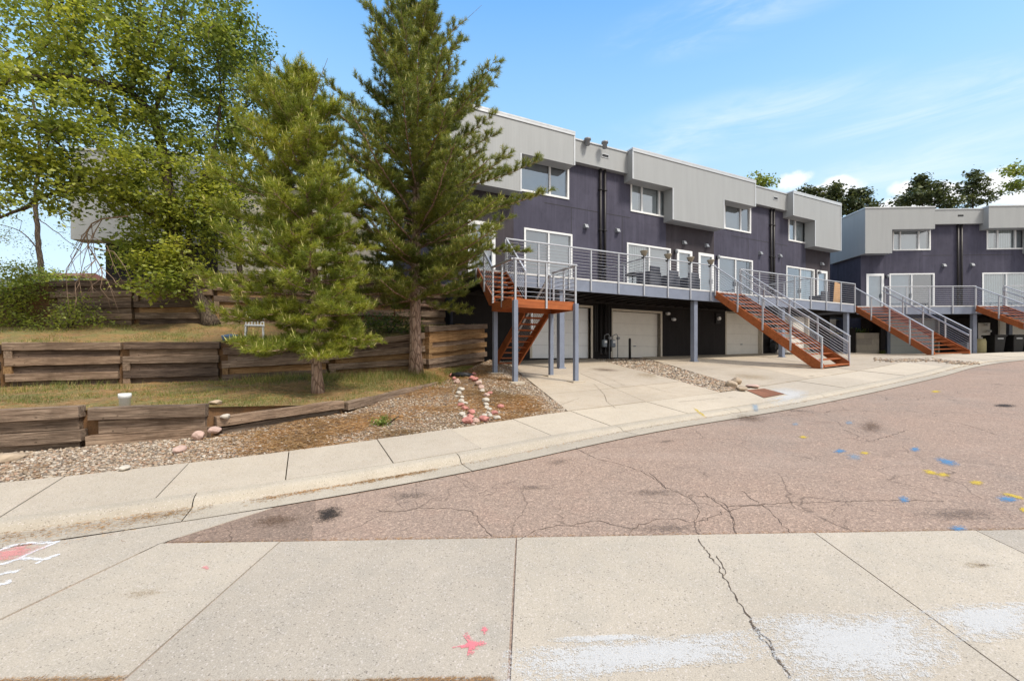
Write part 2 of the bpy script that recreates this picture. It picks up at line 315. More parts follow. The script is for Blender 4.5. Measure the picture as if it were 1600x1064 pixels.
M = dict(
 asphalt=m_asphalt(),
 patch=m_asphalt('patched_asphalt', .74),
 pan=m_concrete('pan_concrete', c3(.49,.43,.35), .12, .36, c3(.38,.35,.3), island=.12),
 walk=m_concrete('sidewalk_concrete', c3(.53,.46,.365), .1, .3, c3(.42,.34,.25), island=.12, stain=.35),
 drive=m_concrete('driveway_concrete', c3(.51,.435,.34), .12, .28, c3(.38,.29,.2), island=.13, stain=.45),
 curb=m_concrete('curb_concrete', c3(.46,.405,.325), .12, .22, c3(.36,.31,.24), island=.1),
 dirtline=m_plain('joint_dirt', c3(.09,.065,.045), .95, .4, 20),
 crack=m_plain('crack_filler', c3(.12,.085,.066), .95, .35, 20),
 soil=m_ground('soil', c3(.16,.1,.06), [(2.2,.4,.65,c3(.27,.135,.055),.7),(.8,.5,.7,c3(.1,.085,.045),.5)]),
 gravelbed=m_ground('gravel_bed', c3(.23,.165,.115), [(.75,.47,.58,c3(.29,.175,.09),.85),(2.5,.5,.7,c3(.2,.16,.13),.6)], .9, 30),
 strip=m_ground('gravel_strip_bed', c3(.22,.17,.13), [(2.5,.45,.7,c3(.3,.24,.19),.6)], .9, 30),
 turf=m_ground('thin_turf', c3(.26,.175,.085), [(.9,.42,.6,c3(.17,.18,.06),.8),(2.6,.5,.68,c3(.38,.21,.09),.75),(5,.6,.75,c3(.09,.06,.035),.6)], .8, 35),
 field=m_ground('dry_ground', c3(.17,.14,.085), [(.3,.45,.65,c3(.1,.12,.05),.7)]),
 redsoil=m_ground('red_soil', c3(.26,.12,.075), [(3,.5,.7,c3(.17,.09,.06),.6)]),
 timber=m_wood('weathered_timber', c3(.115,.078,.055), c3(.25,.18,.13), c3(.42,.325,.245), .9),
 timber_dark=m_wood('dark_weathered_timber', c3(.055,.038,.03), c3(.13,.092,.07), c3(.25,.19,.148), .9),
 timber_raw=m_wood('raw_timber', c3(.14,.075,.03), c3(.3,.18,.085), c3(.42,.28,.15), .9),
 stain=m_wood('red_stained_lumber', c3(.21,.058,.018), c3(.34,.098,.03), c3(.44,.15,.05), .55, 0, .7, .12),
 steel=m_plain('galvanised_rail', c3(.46,.47,.5), .42, .1, 9, .35, .05),
 cable=m_plain('steel_cable', c3(.42,.43,.46), .35, .05, 9, .5, .02),
 deckblue=m_plain('blue_grey_paint', c3(.19,.215,.28), .55, .12, 3, 0, .12, 40),
 deckwhite=m_plain('pale_deck_edge', c3(.6,.6,.6), .6, .1, 6),
 decktop=m_plain('deck_boards', c3(.2,.21,.24), .75, .15, 5),
 stucco=m_stucco('purple_grey_stucco', c3(.049,.0465,.068), c3(.083,.079,.112)),
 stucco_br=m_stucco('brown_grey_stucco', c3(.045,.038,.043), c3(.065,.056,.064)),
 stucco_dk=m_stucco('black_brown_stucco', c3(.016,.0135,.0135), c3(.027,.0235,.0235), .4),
 siding=m_metal_siding('pale_grey_corrugated_metal', c3(.345,.352,.352)),
 coping=m_plain('pale_metal_coping', c3(.55,.56,.57), .4, .06, 4, .3, .03),
 roof=m_plain('flat_roof_membrane', c3(.3,.3,.3), .9, .2, 2),
 white=m_plain('white_vinyl', c3(.78,.78,.77), .45, .05, 5, 0, .03),
 sash=m_plain('white_sash', c3(.72,.72,.72), .45, .05, 5, 0, .03),
 glass=m_glass(),
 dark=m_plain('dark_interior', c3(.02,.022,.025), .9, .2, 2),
 blind=m_blind('white_blinds', c3(.76,.78,.8), 9, 'Z'),
 vblind=m_blind('vertical_blinds', c3(.66,.7,.72), 4.5, 'X'),
 curtain=m_blind('sheer_curtain', c3(.72,.77,.76), 2.2, 'X'),
 shade=m_blind('blue_grey_shade', c3(.5,.6,.68)),
 greyshade=m_blind('dim_shade', c3(.3,.33,.37)),
 garage=m_plain('cream_garage_door', c3(.8,.76,.69), .55, .05, 3, 0, .04),
 garage_gr=m_plain('sage_garage_door', c3(.58,.6,.57), .55, .05, 3, 0, .04),
 garage_wh=m_plain('white_garage_door', c3(.86,.87,.88), .5, .04, 3, 0, .04),
 trim=m_plain('cream_trim', c3(.6,.54,.45), .6, .1, 5),
 duct=m_plain('dark_bronze_pipe', c3(.028,.024,.024), .45, .2, 4, .1),
 meter=m_plain('grey_blue_meter', c3(.19,.22,.26), .5, .12, 8),
 pipe=m_plain('grey_pipe', c3(.26,.27,.29), .5, .15, 8, .2),
 black=m_plain('black_plastic', c3(.018,.018,.02), .5, .2, 6),
 binlabel=m_plain('pale_bin_label', c3(.4,.42,.44), .6, .1, 6),
 lampwhite=m_plain('white_lamp_housing', c3(.8,.8,.8), .35, .03, 5),
 pot=m_plain('tan_planter', c3(.27,.235,.18), .7, .15, 8),
 wicker=m_plain('grey_wicker', c3(.075,.08,.1), .7, .35, 30, 0, .5, 45),
 plywood=m_wood('plywood', c3(.42,.24,.11), c3(.52,.31,.15), c3(.58,.36,.19), .7, 2, .25, .0),
 block=m_concrete('retaining_block', c3(.46,.42,.36), .15, .3, c3(.3,.27,.22), island=.25),
 yellowpot=m_plain('straw_coloured_pot', c3(.4,.36,.2), .7, .15, 8),
 beige=m_stucco('beige_stucco', c3(.4,.37,.31), c3(.46,.43,.37), .2),
 white_pl=m_plain('white_plastic', c3(.8,.8,.78), .35, .04, 5),
 bluepl=m_plain('blue_plastic', c3(.12,.2,.33), .45, .1, 5),
 redrock=m_plain('red_stone', c3(.46,.2,.17), .85, .3, 9, 0, .6, 25),
 whiterock=m_plain('white_stone', c3(.5,.45,.38), .85, .22, 9, 0, .6, 25),
 pinkrock=m_plain('pink_stone', c3(.5,.35,.29), .85, .25, 9, 0, .6, 25),
 tanrock=m_plain('tan_stone', c3(.4,.31,.22), .85, .25, 9, 0, .6, 25),
 pebble=m_pebble('pebbles', [(0,c3(.36,.27,.185)),(.17,c3(.26,.2,.145)),(.33,c3(.44,.35,.26)),(.48,c3(.19,.155,.125)),(.6,c3(.38,.25,.17)),(.73,c3(.5,.43,.345)),(.86,c3(.28,.235,.19)),(.95,c3(.6,.54,.46))]),
 litter=m_leaf('dry_needles', [(0,c3(.22,.11,.045)),(.5,c3(.36,.2,.085)),(1,c3(.48,.31,.16))], .15),
 grass=m_leaf('grass_blades', [(0,c3(.11,.145,.032)),(.5,c3(.18,.22,.05)),(.75,c3(.33,.28,.11)),(1,c3(.45,.37,.18))], .35),
 needle=m_leaf('pine_needles', [(0,c3(.165,.2,.034)),(.5,c3(.27,.32,.05)),(.9,c3(.39,.425,.085)),(1,c3(.43,.34,.13))], .48, 1.5),
 needle2=m_leaf('dark_pine_needles', [(0,c3(.125,.155,.036)),(.5,c3(.2,.24,.05)),(.9,c3(.3,.325,.075)),(1,c3(.38,.28,.12))], .45, 1.5),
 candle=m_plain('pine_candle', c3(.6,.55,.2), .6, .2, 8),
 farneedle=m_leaf('far_pine_needles', [(0,c3(.06,.08,.04)),(.6,c3(.1,.125,.055)),(1,c3(.16,.18,.075))], .2, .5),
 leafA=m_leaf('bright_leaves', [(0,c3(.19,.24,.045)),(.5,c3(.3,.35,.07)),(1,c3(.46,.49,.13))], .52, 1.1),
 leafB=m_leaf('elm_leaves', [(0,c3(.14,.185,.045)),(.5,c3(.225,.28,.065)),(1,c3(.36,.4,.12))], .52, 1.1),
 leafC=m_leaf('poplar_leaves', [(0,c3(.09,.135,.034)),(.5,c3(.14,.205,.05)),(1,c3(.22,.28,.07))], .45, .6),
 leafY=m_leaf('yellow_green_leaves', [(0,c3(.2,.26,.04)),(.5,c3(.3,.36,.055)),(1,c3(.4,.43,.1))], .4, .6),
 pinebark=m_bark('pine_bark', c3(.22,.13,.09), c3(.37,.25,.185), c3(.5,.37,.29), 11, 3.2),
 bark=m_bark('elm_bark', c3(.05,.037,.028), c3(.11,.082,.06), c3(.19,.15,.115), 16, 3),
 twig=m_plain('dead_twigs', c3(.27,.185,.13), .85, .25, 8),
 roofred=m_plain('red_brown_roof', c3(.2,.09,.07), .8, .2, 3),
 roofgrey=m_plain('grey_shingles', c3(.1,.1,.11), .85, .25, 12),
 sidingwhite=m_plain('white_house_siding', c3(.75,.74,.72), .6, .05, 3),
 blue=m_paint('blue_marking_paint', c3(.09,.3,.56), 0.5, 0.68),
 paleblue=m_paint('faded_blue_paint', c3(.28,.4,.52), 0.3, 0.6),
 yellow=m_paint('yellow_marking_paint', c3(.72,.52,.06), 0.55, 0.75),
 pink=m_paint('pink_marking_paint', c3(.85,.24,.27), 0.7, 0.85),
 pinkf=m_paint('faded_pink_paint', c3(.8,.33,.32), 0.5, 0.7),
 whitep=m_paint('white_marking_paint', c3(.85,.86,.88), 0.5, 0.85),
 whitew=m_paint('worn_white_paint', c3(.72,.715,.7), .72, .66),
 oil=m_paint('oil_stain', c3(.03,.026,.024), 0.55, 0.8),
 brownst=m_paint('brown_stain', c3(.13,.075,.045), 0.3, 0.5),
 darkst=m_paint('dark_stain', c3(.085,.068,.06), 0.2, 0.36),
 tanst=m_paint('tan_stain', c3(.38,.27,.13), 0.1, 0.45),
)
# ------------------------------------------------------------------ camera, world, sun
cam = bpy.data.cameras.new('camera'); co = bpy.data.objects.new('camera', cam); COL.objects.link(co)
co.location = (0, 0, CAMZ); co.rotation_euler = (math.pi/2, 0, 0)
cam.sensor_width = 36; cam.lens = 700/1600*36; cam.shift_y = 24/1600; cam.clip_end = 3000; cam.clip_start = .05
scene.camera = co
SUN_EL, SUN_AZ = math.radians(56), math.radians(128)       # azimuth clockwise from +Y
wd = bpy.data.worlds.new('World'); scene.world = wd; wd.use_nodes = True
nt = wd.node_tree; nd = nt.nodes; lk = nt.links
bg = nd['Background']; SKYW = 5.6
sky = nd.new('ShaderNodeTexSky'); sky.sky_type = 'NISHITA'; sky.sun_disc = False
sky.sun_elevation = SUN_EL; sky.sun_rotation = SUN_AZ; sky.altitude = 1900; sky.air_density = 1.0; sky.dust_density = .6; sky.ozone_density = 2.2
def wn(t, **k):
    x = nd.new(t)
    for a, b in k.items(): setattr(x, a, b)
    return x
def wset(s, v):
    if isinstance(v, bpy.types.NodeSocket): lk.new(v, s)
    else: s.default_value = v
def wmath(op, a, b=0.0, clamp=False):
    x = wn('ShaderNodeMath', operation=op, use_clamp=clamp); wset(x.inputs[0], a); wset(x.inputs[1], b); return x.outputs[0]
def wrange(v, a, b, c=0.0, d=1.0):
    x = wn('ShaderNodeMapRange', interpolation_type='SMOOTHSTEP'); wset(x.inputs[0], v)
    for i, q in enumerate((a, b, c, d)): x.inputs[i+1].default_value = q
    return x.outputs[0]
tc = wn('ShaderNodeTexCoord').outputs['Generated']
sp = wn('ShaderNodeSeparateXYZ'); lk.new(tc, sp.inputs[0])
az = wmath('ARCTAN2', sp.outputs[0], sp.outputs[1]); el = wmath('ARCSINE', sp.outputs[2])
cv = wn('ShaderNodeCombineXYZ'); lk.new(az, cv.inputs[0]); lk.new(el, cv.inputs[1])
def wnoise(scale, sxy, detail=6, rough=.6, dist=0, rot=0):
    mp = wn('ShaderNodeMapping'); lk.new(cv.outputs[0], mp.inputs[0]); mp.inputs['Scale'].default_value = (sxy[0], sxy[1], 1); mp.inputs['Rotation'].default_value = (0,0,rot)
    n = wn('ShaderNodeTexNoise'); lk.new(mp.outputs[0], n.inputs[0]); n.inputs['Scale'].default_value = scale; n.inputs['Detail'].default_value = detail; n.inputs['Roughness'].default_value = rough; n.inputs['Distortion'].default_value = dist
    return n.outputs['Fac']
def pdir(px, py):
    x, y, z = (px-800)/700, 1, (556-py)/700
    return math.atan2(x, y), math.asin(z/math.sqrt(x*x+y*y+z*z))
def blob(px, py, ra, re):
    a, e = pdir(px, py)
    da = wmath('DIVIDE', wmath('SUBTRACT', az, a), ra); de = wmath('DIVIDE', wmath('SUBTRACT', el, e), re)
    return wmath('SUBTRACT', 1.0, wmath('SQRT', wmath('ADD', wmath('MULTIPLY', da, da), wmath('MULTIPLY', de, de))))
puff = None
for b in [(1234,284,.04,.02),(1304,288,.03,.016),(1270,306,.09,.022),(1412,296,.03,.016),(1476,296,.04,.022),(1545,292,.05,.026),(1440,314,.12,.022),(1640,300,.08,.03)]:
    q = blob(*b); puff = q if puff is None else wmath('MAXIMUM', puff, q)
pn = wnoise(16, (1,1.3), 7, .62)
puffm = wrange(wmath('ADD', puff, wmath('MULTIPLY', wmath('SUBTRACT', pn, .5), 1.6)), .05, .6)
wisp = None
for b in [(1150,195,.34,.07),(1480,150,.3,.06),(1130,30,.3,.06),(1420,255,.35,.05),(1000,250,.2,.05)]:
    q = blob(*b); wisp = q if wisp is None else wmath('MAXIMUM', wisp, q)
wnz = wnoise(3.2, (1.0,5.5), 7, .62, .6, -.22)
wispm = wmath('MULTIPLY', wrange(wisp, 0, .8), wrange(wnz, .36, .75, 0, .42))
def wmix(f, a, b):
    x = wn('ShaderNodeMix', data_type='RGBA'); wset(x.inputs[0], f); wset(x.inputs[6], a); wset(x.inputs[7], b); return x.outputs[2]
gr = wn('ShaderNodeValToRGB'); lk.new(wrange(el, 0, 1.5708), gr.inputs[0]); gr.inputs[0].links[0].from_node.interpolation_type = 'LINEAR'
G4 = [(0, (.80,.93,1.0)), (.16, (.60,.83,1.0)), (.30, (.37,.68,1.0)), (.46, (.15,.44,.95)), (1, (.05,.2,.62))]
while len(gr.color_ramp.elements) < len(G4): gr.color_ramp.elements.new(.5)
for e_, (p_, c_) in zip(gr.color_ramp.elements, G4): e_.position = p_; e_.color = c_+(1,)
gsc = wn('ShaderNodeVectorMath', operation='SCALE'); lk.new(gr.outputs[0], gsc.inputs[0]); gsc.inputs['Scale'].default_value = SKYW
c1 = wmix(.82, sky.outputs[0], gsc.outputs[0])
c2 = wmix(wispm, c1, (SKYW*.93, SKYW*.97, SKYW*1.0, 1))
c3w = wmix(puffm, c2, (SKYW*1.0, SKYW*1.0, SKYW*1.02, 1))
# broken thin cloud added to the unseen sky behind the camera for whiter fill
bk_ = wmath('MULTIPLY', wrange(sp.outputs[1], .12, -.35), wrange(wnoise(2.2, (1, 1.6), 5, .6), .3, .6, .45, 1))
c4 = wmix(bk_, c3w, (SKYW*1.0, SKYW*.98, SKYW*.95, 1))
lk.new(c4, bg.inputs[0]); bg.inputs[1].default_value = .10
sl = bpy.data.lights.new('sun', 'SUN'); so = bpy.data.objects.new('sun', sl); COL.objects.link(so)
sl.energy = 2.0; sl.angle = math.radians(12); sl.color = (1, .93, .82)
sd = V((math.sin(SUN_AZ)*math.cos(SUN_EL), math.cos(SUN_AZ)*math.cos(SUN_EL), math.sin(SUN_EL)))
so.rotation_euler = sd.to_track_quat('Z', 'Y').to_euler(); so.location = sd*60
vs = scene.view_settings; vs.view_transform = 'Standard'; vs.look = 'None'; vs.gamma = 1; vs.use_curve_mapping = False; vs.exposure = 1.08
scene.render.engine = 'CYCLES'; scene.cycles.max_bounces = 8; scene.cycles.transparent_max_bounces = 16
# ================================================================== GROUND
def catmull(pts, step=.25):
    P = [V((p[0], p[1], 0)) for p in pts]; out = []
    for i in range(len(P)-1):
        a = P[max(i-1, 0)]; b = P[i]; c = P[i+1]; d = P[min(i+2, len(P)-1)]
        n = max(2, int((c-b).length/step))
        for k in range(n):
            t = k/n
            out.append(.5*((2*b)+(c-a)*t+(2*a-5*b+4*c-d)*t*t+(3*b-a-3*c+d)*t**3))
    return out+[P[-1]]
CURB = catmull([(-24,-5),(-10,2.25),(-4.88,4.27),(-2.89,5.05),(-.62,6.18),(2.26,7.92),(6.44,10.0),(12.2,13.4),(15.9,15.8),(19.1,17.4),(22,18.2),(27,18.6),(45,19.0)])
CARC = [0.0]
for i in range(1, len(CURB)): CARC.append(CARC[-1]+(CURB[i]-CURB[i-1]).length)
def smooth(a, b, x): t = min(max((x-a)/(b-a), 0), 1); return t*t*(3-2*t)
def curb_at(u, o):
    """point at arc length u along the kerb, offset o towards the houses"""
    import bisect
    i = min(max(bisect.bisect(CARC, u)-1, 0), len(CURB)-2)
    t = (u-CARC[i])/(CARC[i+1]-CARC[i]); p = CURB[i].lerp(CURB[i+1], t)
    j0, j1 = max(i-2, 0), min(i+3, len(CURB)-1)
    d = (CURB[j1]-CURB[j0]).normalized(); q = p + V((-d.y, d.x, 0))*o
    return q
def u_of_x(x, o=0):
    lo, hi = 0, CARC[-1]
    for _ in range(40):
        m = (lo+hi)/2
        if curb_at(m, o).x < x: lo = m
        else: hi = m
    return lo
def drop(x): return 1-.45*smooth(.2, 2.2, x)              # the kerb is lower where cars drive over it
def walk_pt(u, o):
    q = curb_at(u, o); d = drop(q.x)
    prof = [(-.36, .004), (-.04, -.004), (0, .0), (.05, .06*d), (.1, .085*d), (.2, .092*d), (1.38, .095*d+.04)]
    for (a, za), (b, zb) in zip(prof, prof[1:]):
        if o <= b: return V((q.x, q.y, plane(q.x, q.y)+za+(zb-za)*max(0, (o-a))/(b-a)))
    return V((q.x, q.y, plane(q.x, q.y)+prof[-1][1]))
BACK = 1.36
def back_pt(x): return walk_pt(u_of_x(x, BACK), BACK)
class Ruled:
    def __init__(s, a, b, n=60):
        s.n = n; s.a = s.res(a); s.b = s.res(b)
    def res(s, p):
        p = [V(q) for q in p]; m = len(p)-1; out = []
        for i in range(s.n+1):
            t = i/s.n*m; k = min(int(t), m-1); out.append(p[k].lerp(p[k+1], t-k))
        return out
    def __call__(s, u, v):
        t = min(max(u, 0), 1)*s.n; k = min(int(t), s.n-1)
        a = s.a[k].lerp(s.a[k+1], t-k); b = s.b[k].lerp(s.b[k+1], t-k); return a.lerp(b, v)
    def mesh(s, name, mat, nv=24, amp=0, fr=1.2, sub=2):
        mb = MB(); nu = s.n*sub
        for i in range(nu+1):
            for j in range(nv+1):
                p = s(i/nu, j/nv)
                if amp and 0 < j < nv: p = p + V((0, 0, amp*(math.sin(p.x*fr*2.1+p.y*1.3)*math.cos(p.y*fr*1.7-p.x*.6)+.5*math.sin(p.x*5.1+1)*math.sin(p.y*4.3))))
                mb.v.append(p)
        mb.f = [(i*(nv+1)+j, (i+1)*(nv+1)+j, (i+1)*(nv+1)+j+1, i*(nv+1)+j+1) for i in range(nu) for j in range(nv)]
        mb.m = [0]*len(mb.f)
        return mb.build(name, mat, smooth=True)
def slabs(mb, S, us, vs, gap=.012, nu=4, nv=3, skirt=.07):
    """rectangular slabs with real joints between them on the surface S(u, v)"""
    for i in range(len(us)-1):
        for j in range(len(vs)-1):
            u0, u1, v0, v1 = us[i], us[i+1], vs[j], vs[j+1]
            lu = max((S(u1, v0)-S(u0, v0)).length, .1); lv = max((S(u0, v1)-S(u0, v0)).length, .1)
            gu = gap/2/lu*(u1-u0); gv = gap/2/lv*(v1-v0)
            dz = random.uniform(-.006, .006)
            G = [[S(u0+gu+(u1-u0-2*gu)*a/nu, v0+gv+(v1-v0-2*gv)*b/nv)+V((0,0,dz)) for b in range(nv+1)] for a in range(nu+1)]
            P = [p for r in G for p in r]; k = nv+1
            F = [(a*k+b, (a+1)*k+b, (a+1)*k+b+1, a*k+b+1) for a in range(nu) for b in range(nv)]
            rim = [a*k for a in range(nu+1)]+[nu*k+b for b in range(1, nv+1)]+[a*k+nv for a in range(nu-1, -1, -1)]+[b for b in range(nv-1, 0, -1)]
            base = len(P); P += [P[r]-V((0,0,skirt)) for r in rim]; m = len(rim)
            F += [(rim[q], base+q, base+(q+1) % m, rim[(q+1) % m]) for q in range(m)]
            mb.add(P, F)
STRUCTS = []
def S_(o): struct(o); STRUCTS.append(o); return o
# the wide ground sheet under everything
mb = MB(); N = 90
def gz(x, y): return .088*min(max(y, -25), 10)+.016*min(max(x, -60), 60)-.22
XS = [-600,-300,-150]+[(-80+i*160/N) for i in range(N+1)]+[150,300,600]
YS = [-300,-100]+[(-30+i*100/N) for i in range(N+1)]+[120,200,400,900]
for x in XS:
    for y in YS: mb.v.append(V((x, y, gz(x, y))))
k = len(YS); mb.f = [(i*k+j, (i+1)*k+j, (i+1)*k+j+1, i*k+j+1) for i in range(len(XS)-1) for j in range(k-1)]; mb.m = [0]*len(mb.f)
S_(mb.build('ground', M['field']))
# asphalt
r = Ruled([V((x, -25, plane(x, -25)-.012)) for x in (-40,-24,-10,-5,0,6,14,20,30,45)],
          [(lambda q: V((q.x, q.y, plane(q.x, q.y)-.012)))(curb_at(u_of_x(-23.5)+(u_of_x(44)-u_of_x(-23.5))*i/240, -.31)) for i in range(241)], 240)
S_(r.mesh('road', M['asphalt'], 60, sub=1))
# kerb and gutter, in pours
mb = MB(); u = u_of_x(-20); uend = u_of_x(40); prof = (-.36,-.2,-.04,0,.02,.045,.07,.09,.13,.2)
while u < uend:
    L = 3.05; ks = 8
    P = [walk_pt(u+.005+(L-.01)*i/ks, o) for i in range(ks+1) for o in prof]; q = len(prof)
    mb.add(P, [(i*q+j, (i+1)*q+j, (i+1)*q+j+1, i*q+j+1) for i in range(ks) for j in range(q-1)])
    u += L
S_(mb.build('kerb', M['curb'], smooth=False))
# dirt and needles lying in the gutter line
# sidewalk slabs
mb = MB(); us = []; u = u_of_x(-3.19, BACK)-1.28*12
while u < uend: us.append(u); u += 1.28 if u < u_of_x(1.2) else 1.9
slabs(mb, lambda a, b: walk_pt(a, b), us, [.205, BACK], .014)
S_(mb.build('sidewalk', M['walk']))
# concrete pan across the street
mb = MB()
def pan(x0a, x1a, x0b, x1b, y0, y1):
    rr = Ruled([V((x0a, y0, plane(x0a, y0))), V((x1a, y0, plane(x1a, y0)))], [V((x0b, y1, plane(x0b, y1))), V((x1b, y1, plane(x1b, y1)))], 2)
    slabs(mb, rr, [0, 1], [0, 1], .013, 6, 6)
xb = [-3.62,-2.18,-.02,2.72,4.14,6.2,8.6,11]; xt = [-3.18,-2.1,.04,2.74,4.2,6.2,8.6,11]
for i in range(len(xb)-1): pan(xb[i], xb[i+1], xt[i], xt[i+1], (2.52, 2.47)[i] if i < 2 else 2.25, 4.06)
pp = [curb_at(u_of_x(x, -.365), -.365) for x in (-2.55,-4,-6,-8,-11)]
q0 = [V((-3.2, 4.06, 0)), V((-3.42, 3.3, 0)), V((-3.62, 2.5, 0)), V((-4.2, 1.2, 0)), V((-5, -1.0, 0))]
def wp(p): return V((p.x, p.y, plane(p.x, p.y)))
rr = Ruled([wp(p) for p in q0], [wp(p) for p in pp], 12); slabs(mb, rr, [0,.52,1], [0,1], .012, 8, 6)
S_(mb.build('concrete_pan', M['pan']))
# driveways
def ftop(s): return A(s, 0, 1.91+.0215*s)
def fB(x): return B(x, 0, 2.1)
CL = V((1.1, 9.04, 0)); CL.z = back_pt(1.1).z
def bk(x): p = back_pt(x); return p
dA = Ruled([bk(1.1), bk(2.4), bk(3.8), bk(5.05)], [ftop(-5.46), ftop(-4), ftop(-2.5), ftop(-1.05)], 12)
mb = MB(); slabs(mb, dA, [0,.46,1], [.004,.2,.52,1], .016, 8, 6); S_(mb.build('driveway', M['drive']))
dB = Ruled([bk(5.95), bk(11.0), bk(15.4), bk(19.2), bk(26), bk(42)], [ftop(1.77), ftop(9), ftop(17.6), fB(.6), fB(8), fB(24)], 40)
mb = MB(); slabs(mb, dB, [0,.1,.2,.3,.4,.52,.6,.7,.8,1], [.004,.4,.75,1], .014, 6, 6); S_(mb.build('driveway', M['drive']))
gS = Ruled([bk(5.05), bk(5.95)], [ftop(-1.05), ftop(1.77)], 6)
for p in gS.a+gS.b: p.z -= .05
S_(gS.mesh('gravel_strip', M['strip'], 24, .012))
gU = [V(p) for p in [(-16,3.6,.15),(-10.5,5.3,.43),(-7.2,6.3,.62),(-4.78,7.04,.72),(-3.19,8.6,.9),(-1.9,12.1,1.27),(-1.3,14.2,1.62),(-.79,15.7,1.85)]]+[ftop(-5.46)]
gR = Ruled([bk(x)-V((0,0,.025)) for x in (-11,-7.5,-5.0,-3.2,-1.6,-.3,.3,.7,1.1)], gU, 48)
for p in gR.b[-6:]: p.z -= .02
S_(gR.mesh('gravel_bed', M['gravelbed'], 30, .018))
t1 = Ruled([(-16,3.75,.72),(-10.5,5.45,1.06),(-7.2,6.45,1.19),(-4.78,7.19,1.18),(-3.19,8.72,1.06),(-1.9,12.2,1.29),(-1.3,14.25,1.62)],
           [(-20,5.5,.7),(-14.5,8.3,1.1),(-11.4,10,1.3),(-7.5,11.5,1.36),(-5.3,12.1,1.5),(-2.5,13.05,1.6),(-1.25,14.4,1.64)], 42)
S_(t1.mesh('lower_terrace', M['turf'], 24, .035))
t2 = Ruled([(-20,5.6,1.7),(-14.5,8.45,2.1),(-11.4,10.15,2.25),(-7.5,11.68,2.24),(-5.1,12.35,2.26),(-2.6,13.2,2.62),(-1.75,14.6,2.85),(-1.1,15.85,3.02)],
           [(-24,9,2.3),(-18,12,2.7),(-13.8,13.6,2.95),(-9.2,13.8,3.0),(-6.5,15.3,3.05),(-4,16.6,3.1),(-2.6,17.1,3.15),(-2.2,17.2,3.2)], 42)
S_(t2.mesh('upper_terrace', M['turf'], 24, .04))
t3 = Ruled([(-40,6,2.2),(-24,9.1,2.5),(-18,12.1,2.95),(-13.8,13.7,4.2),(-9.2,13.9,4.28),(-6.5,15.4,4.4),(-4,16.7,4.6),(-2.6,17.2,4.65)],
           [(-60,60,6.5),(-50,60,6.5),(-40,60,6.5),(-30,60,6.5),(-22,60,6.5),(-20,50,5.5),(-16,45,5.2),(-12,38,5)], 42)
S_(t3.mesh('hillside', M['turf'], 24, .05))
# the cut earth behind the timber walls
def bank(line, z0, z1):
    P = [V((p[0], p[1], 0)) for p in line]; Q = []
    for i, p in enumerate(P):
        d = (P[min(i+1, len(P)-1)]-P[max(i-1, 0)]).normalized(); Q.append(p+V((-d.y, d.x, 0))*.16)
    struct(Ruled([V((p.x, p.y, a)) for p, a in zip(Q, z0)], [V((p.x, p.y, b)) for p, b in zip(Q, z1)], 42).mesh('earth_bank', M['soil'], 4))
bank([(-16,3.5),(-12.2,4.75),(-9.3,5.68),(-6.3,6.6),(-4.78,7.06),(-3.19,8.62),(-1.95,12.0)], [0,.1,.3,.45,.55,.7,1.0], [.72,.93,1.13,1.2,1.17,1.08,1.27])
bank([(-20,5.5),(-11.4,10.0),(-7.5,11.52),(-5,12.2),(-2.45,13.0),(-.85,15.55)], [.5,1,1.1,1.2,1.3,1.5], [1.72,2.27,2.34,2.3,2.68,3.06])
bank([(-24,8.95),(-18,11.95),(-13.9,13.45),(-9.2,13.7),(-6.5,15.2),(-2.5,17.0)], [2,2.4,2.6,2.6,2.7,2.8], [2.6,3.1,4.28,4.38,4.5,4.68])
# far hills
mb = MB()
xs = [-420+i*12 for i in range(56)]
for j, (yy, h) in enumerate([(150,-3),(190,20),(230,36),(300,42),(380,20)]):
    for x in xs: mb.v.append(V((x, yy, max(-3, h*(.75+.22*math.sin(x*.03)+.12*math.sin(x*.11+j)) - max(0, (x+60)*.35)))))
q = len(xs); mb.f = [(j*q+i, j*q+i+1, (j+1)*q+i+1, (j+1)*q+i) for j in range(4) for i in range(q-1)]; mb.m = [0]*len(mb.f)
S_(mb.build('hills', m_ground('hill_scrub', c3(.2,.21,.2), [(.05,.45,.6,c3(.13,.15,.13),.6)]), smooth=True))
bpy.context.view_layer.update()
def make_bvh(objs):
    vs_, fs_ = [], []
    for o in objs:
        k = len(vs_); vs_ += [v.co.copy() for v in o.data.vertices]; fs_ += [tuple(k+i for i in p.vertices) for p in o.data.polygons]
    return BVHTree.FromPolygons(vs_, fs_)
BV = make_bvh([o for o in STRUCTS if o.name != 'hills'])
def hz(x, y):
    h = BV.ray_cast(V((x, y, 60)), V((0,0,-1))); return h[0].z if h[0] else plane(x, y)
def gat(px, py):
    """the point of the ground seen at a place of the photograph"""
    d = V(((px-800)/700, 1, (556-py)/700)); h = BV.ray_cast(V((0,0,CAMZ)), d.normalized()); return h[0]
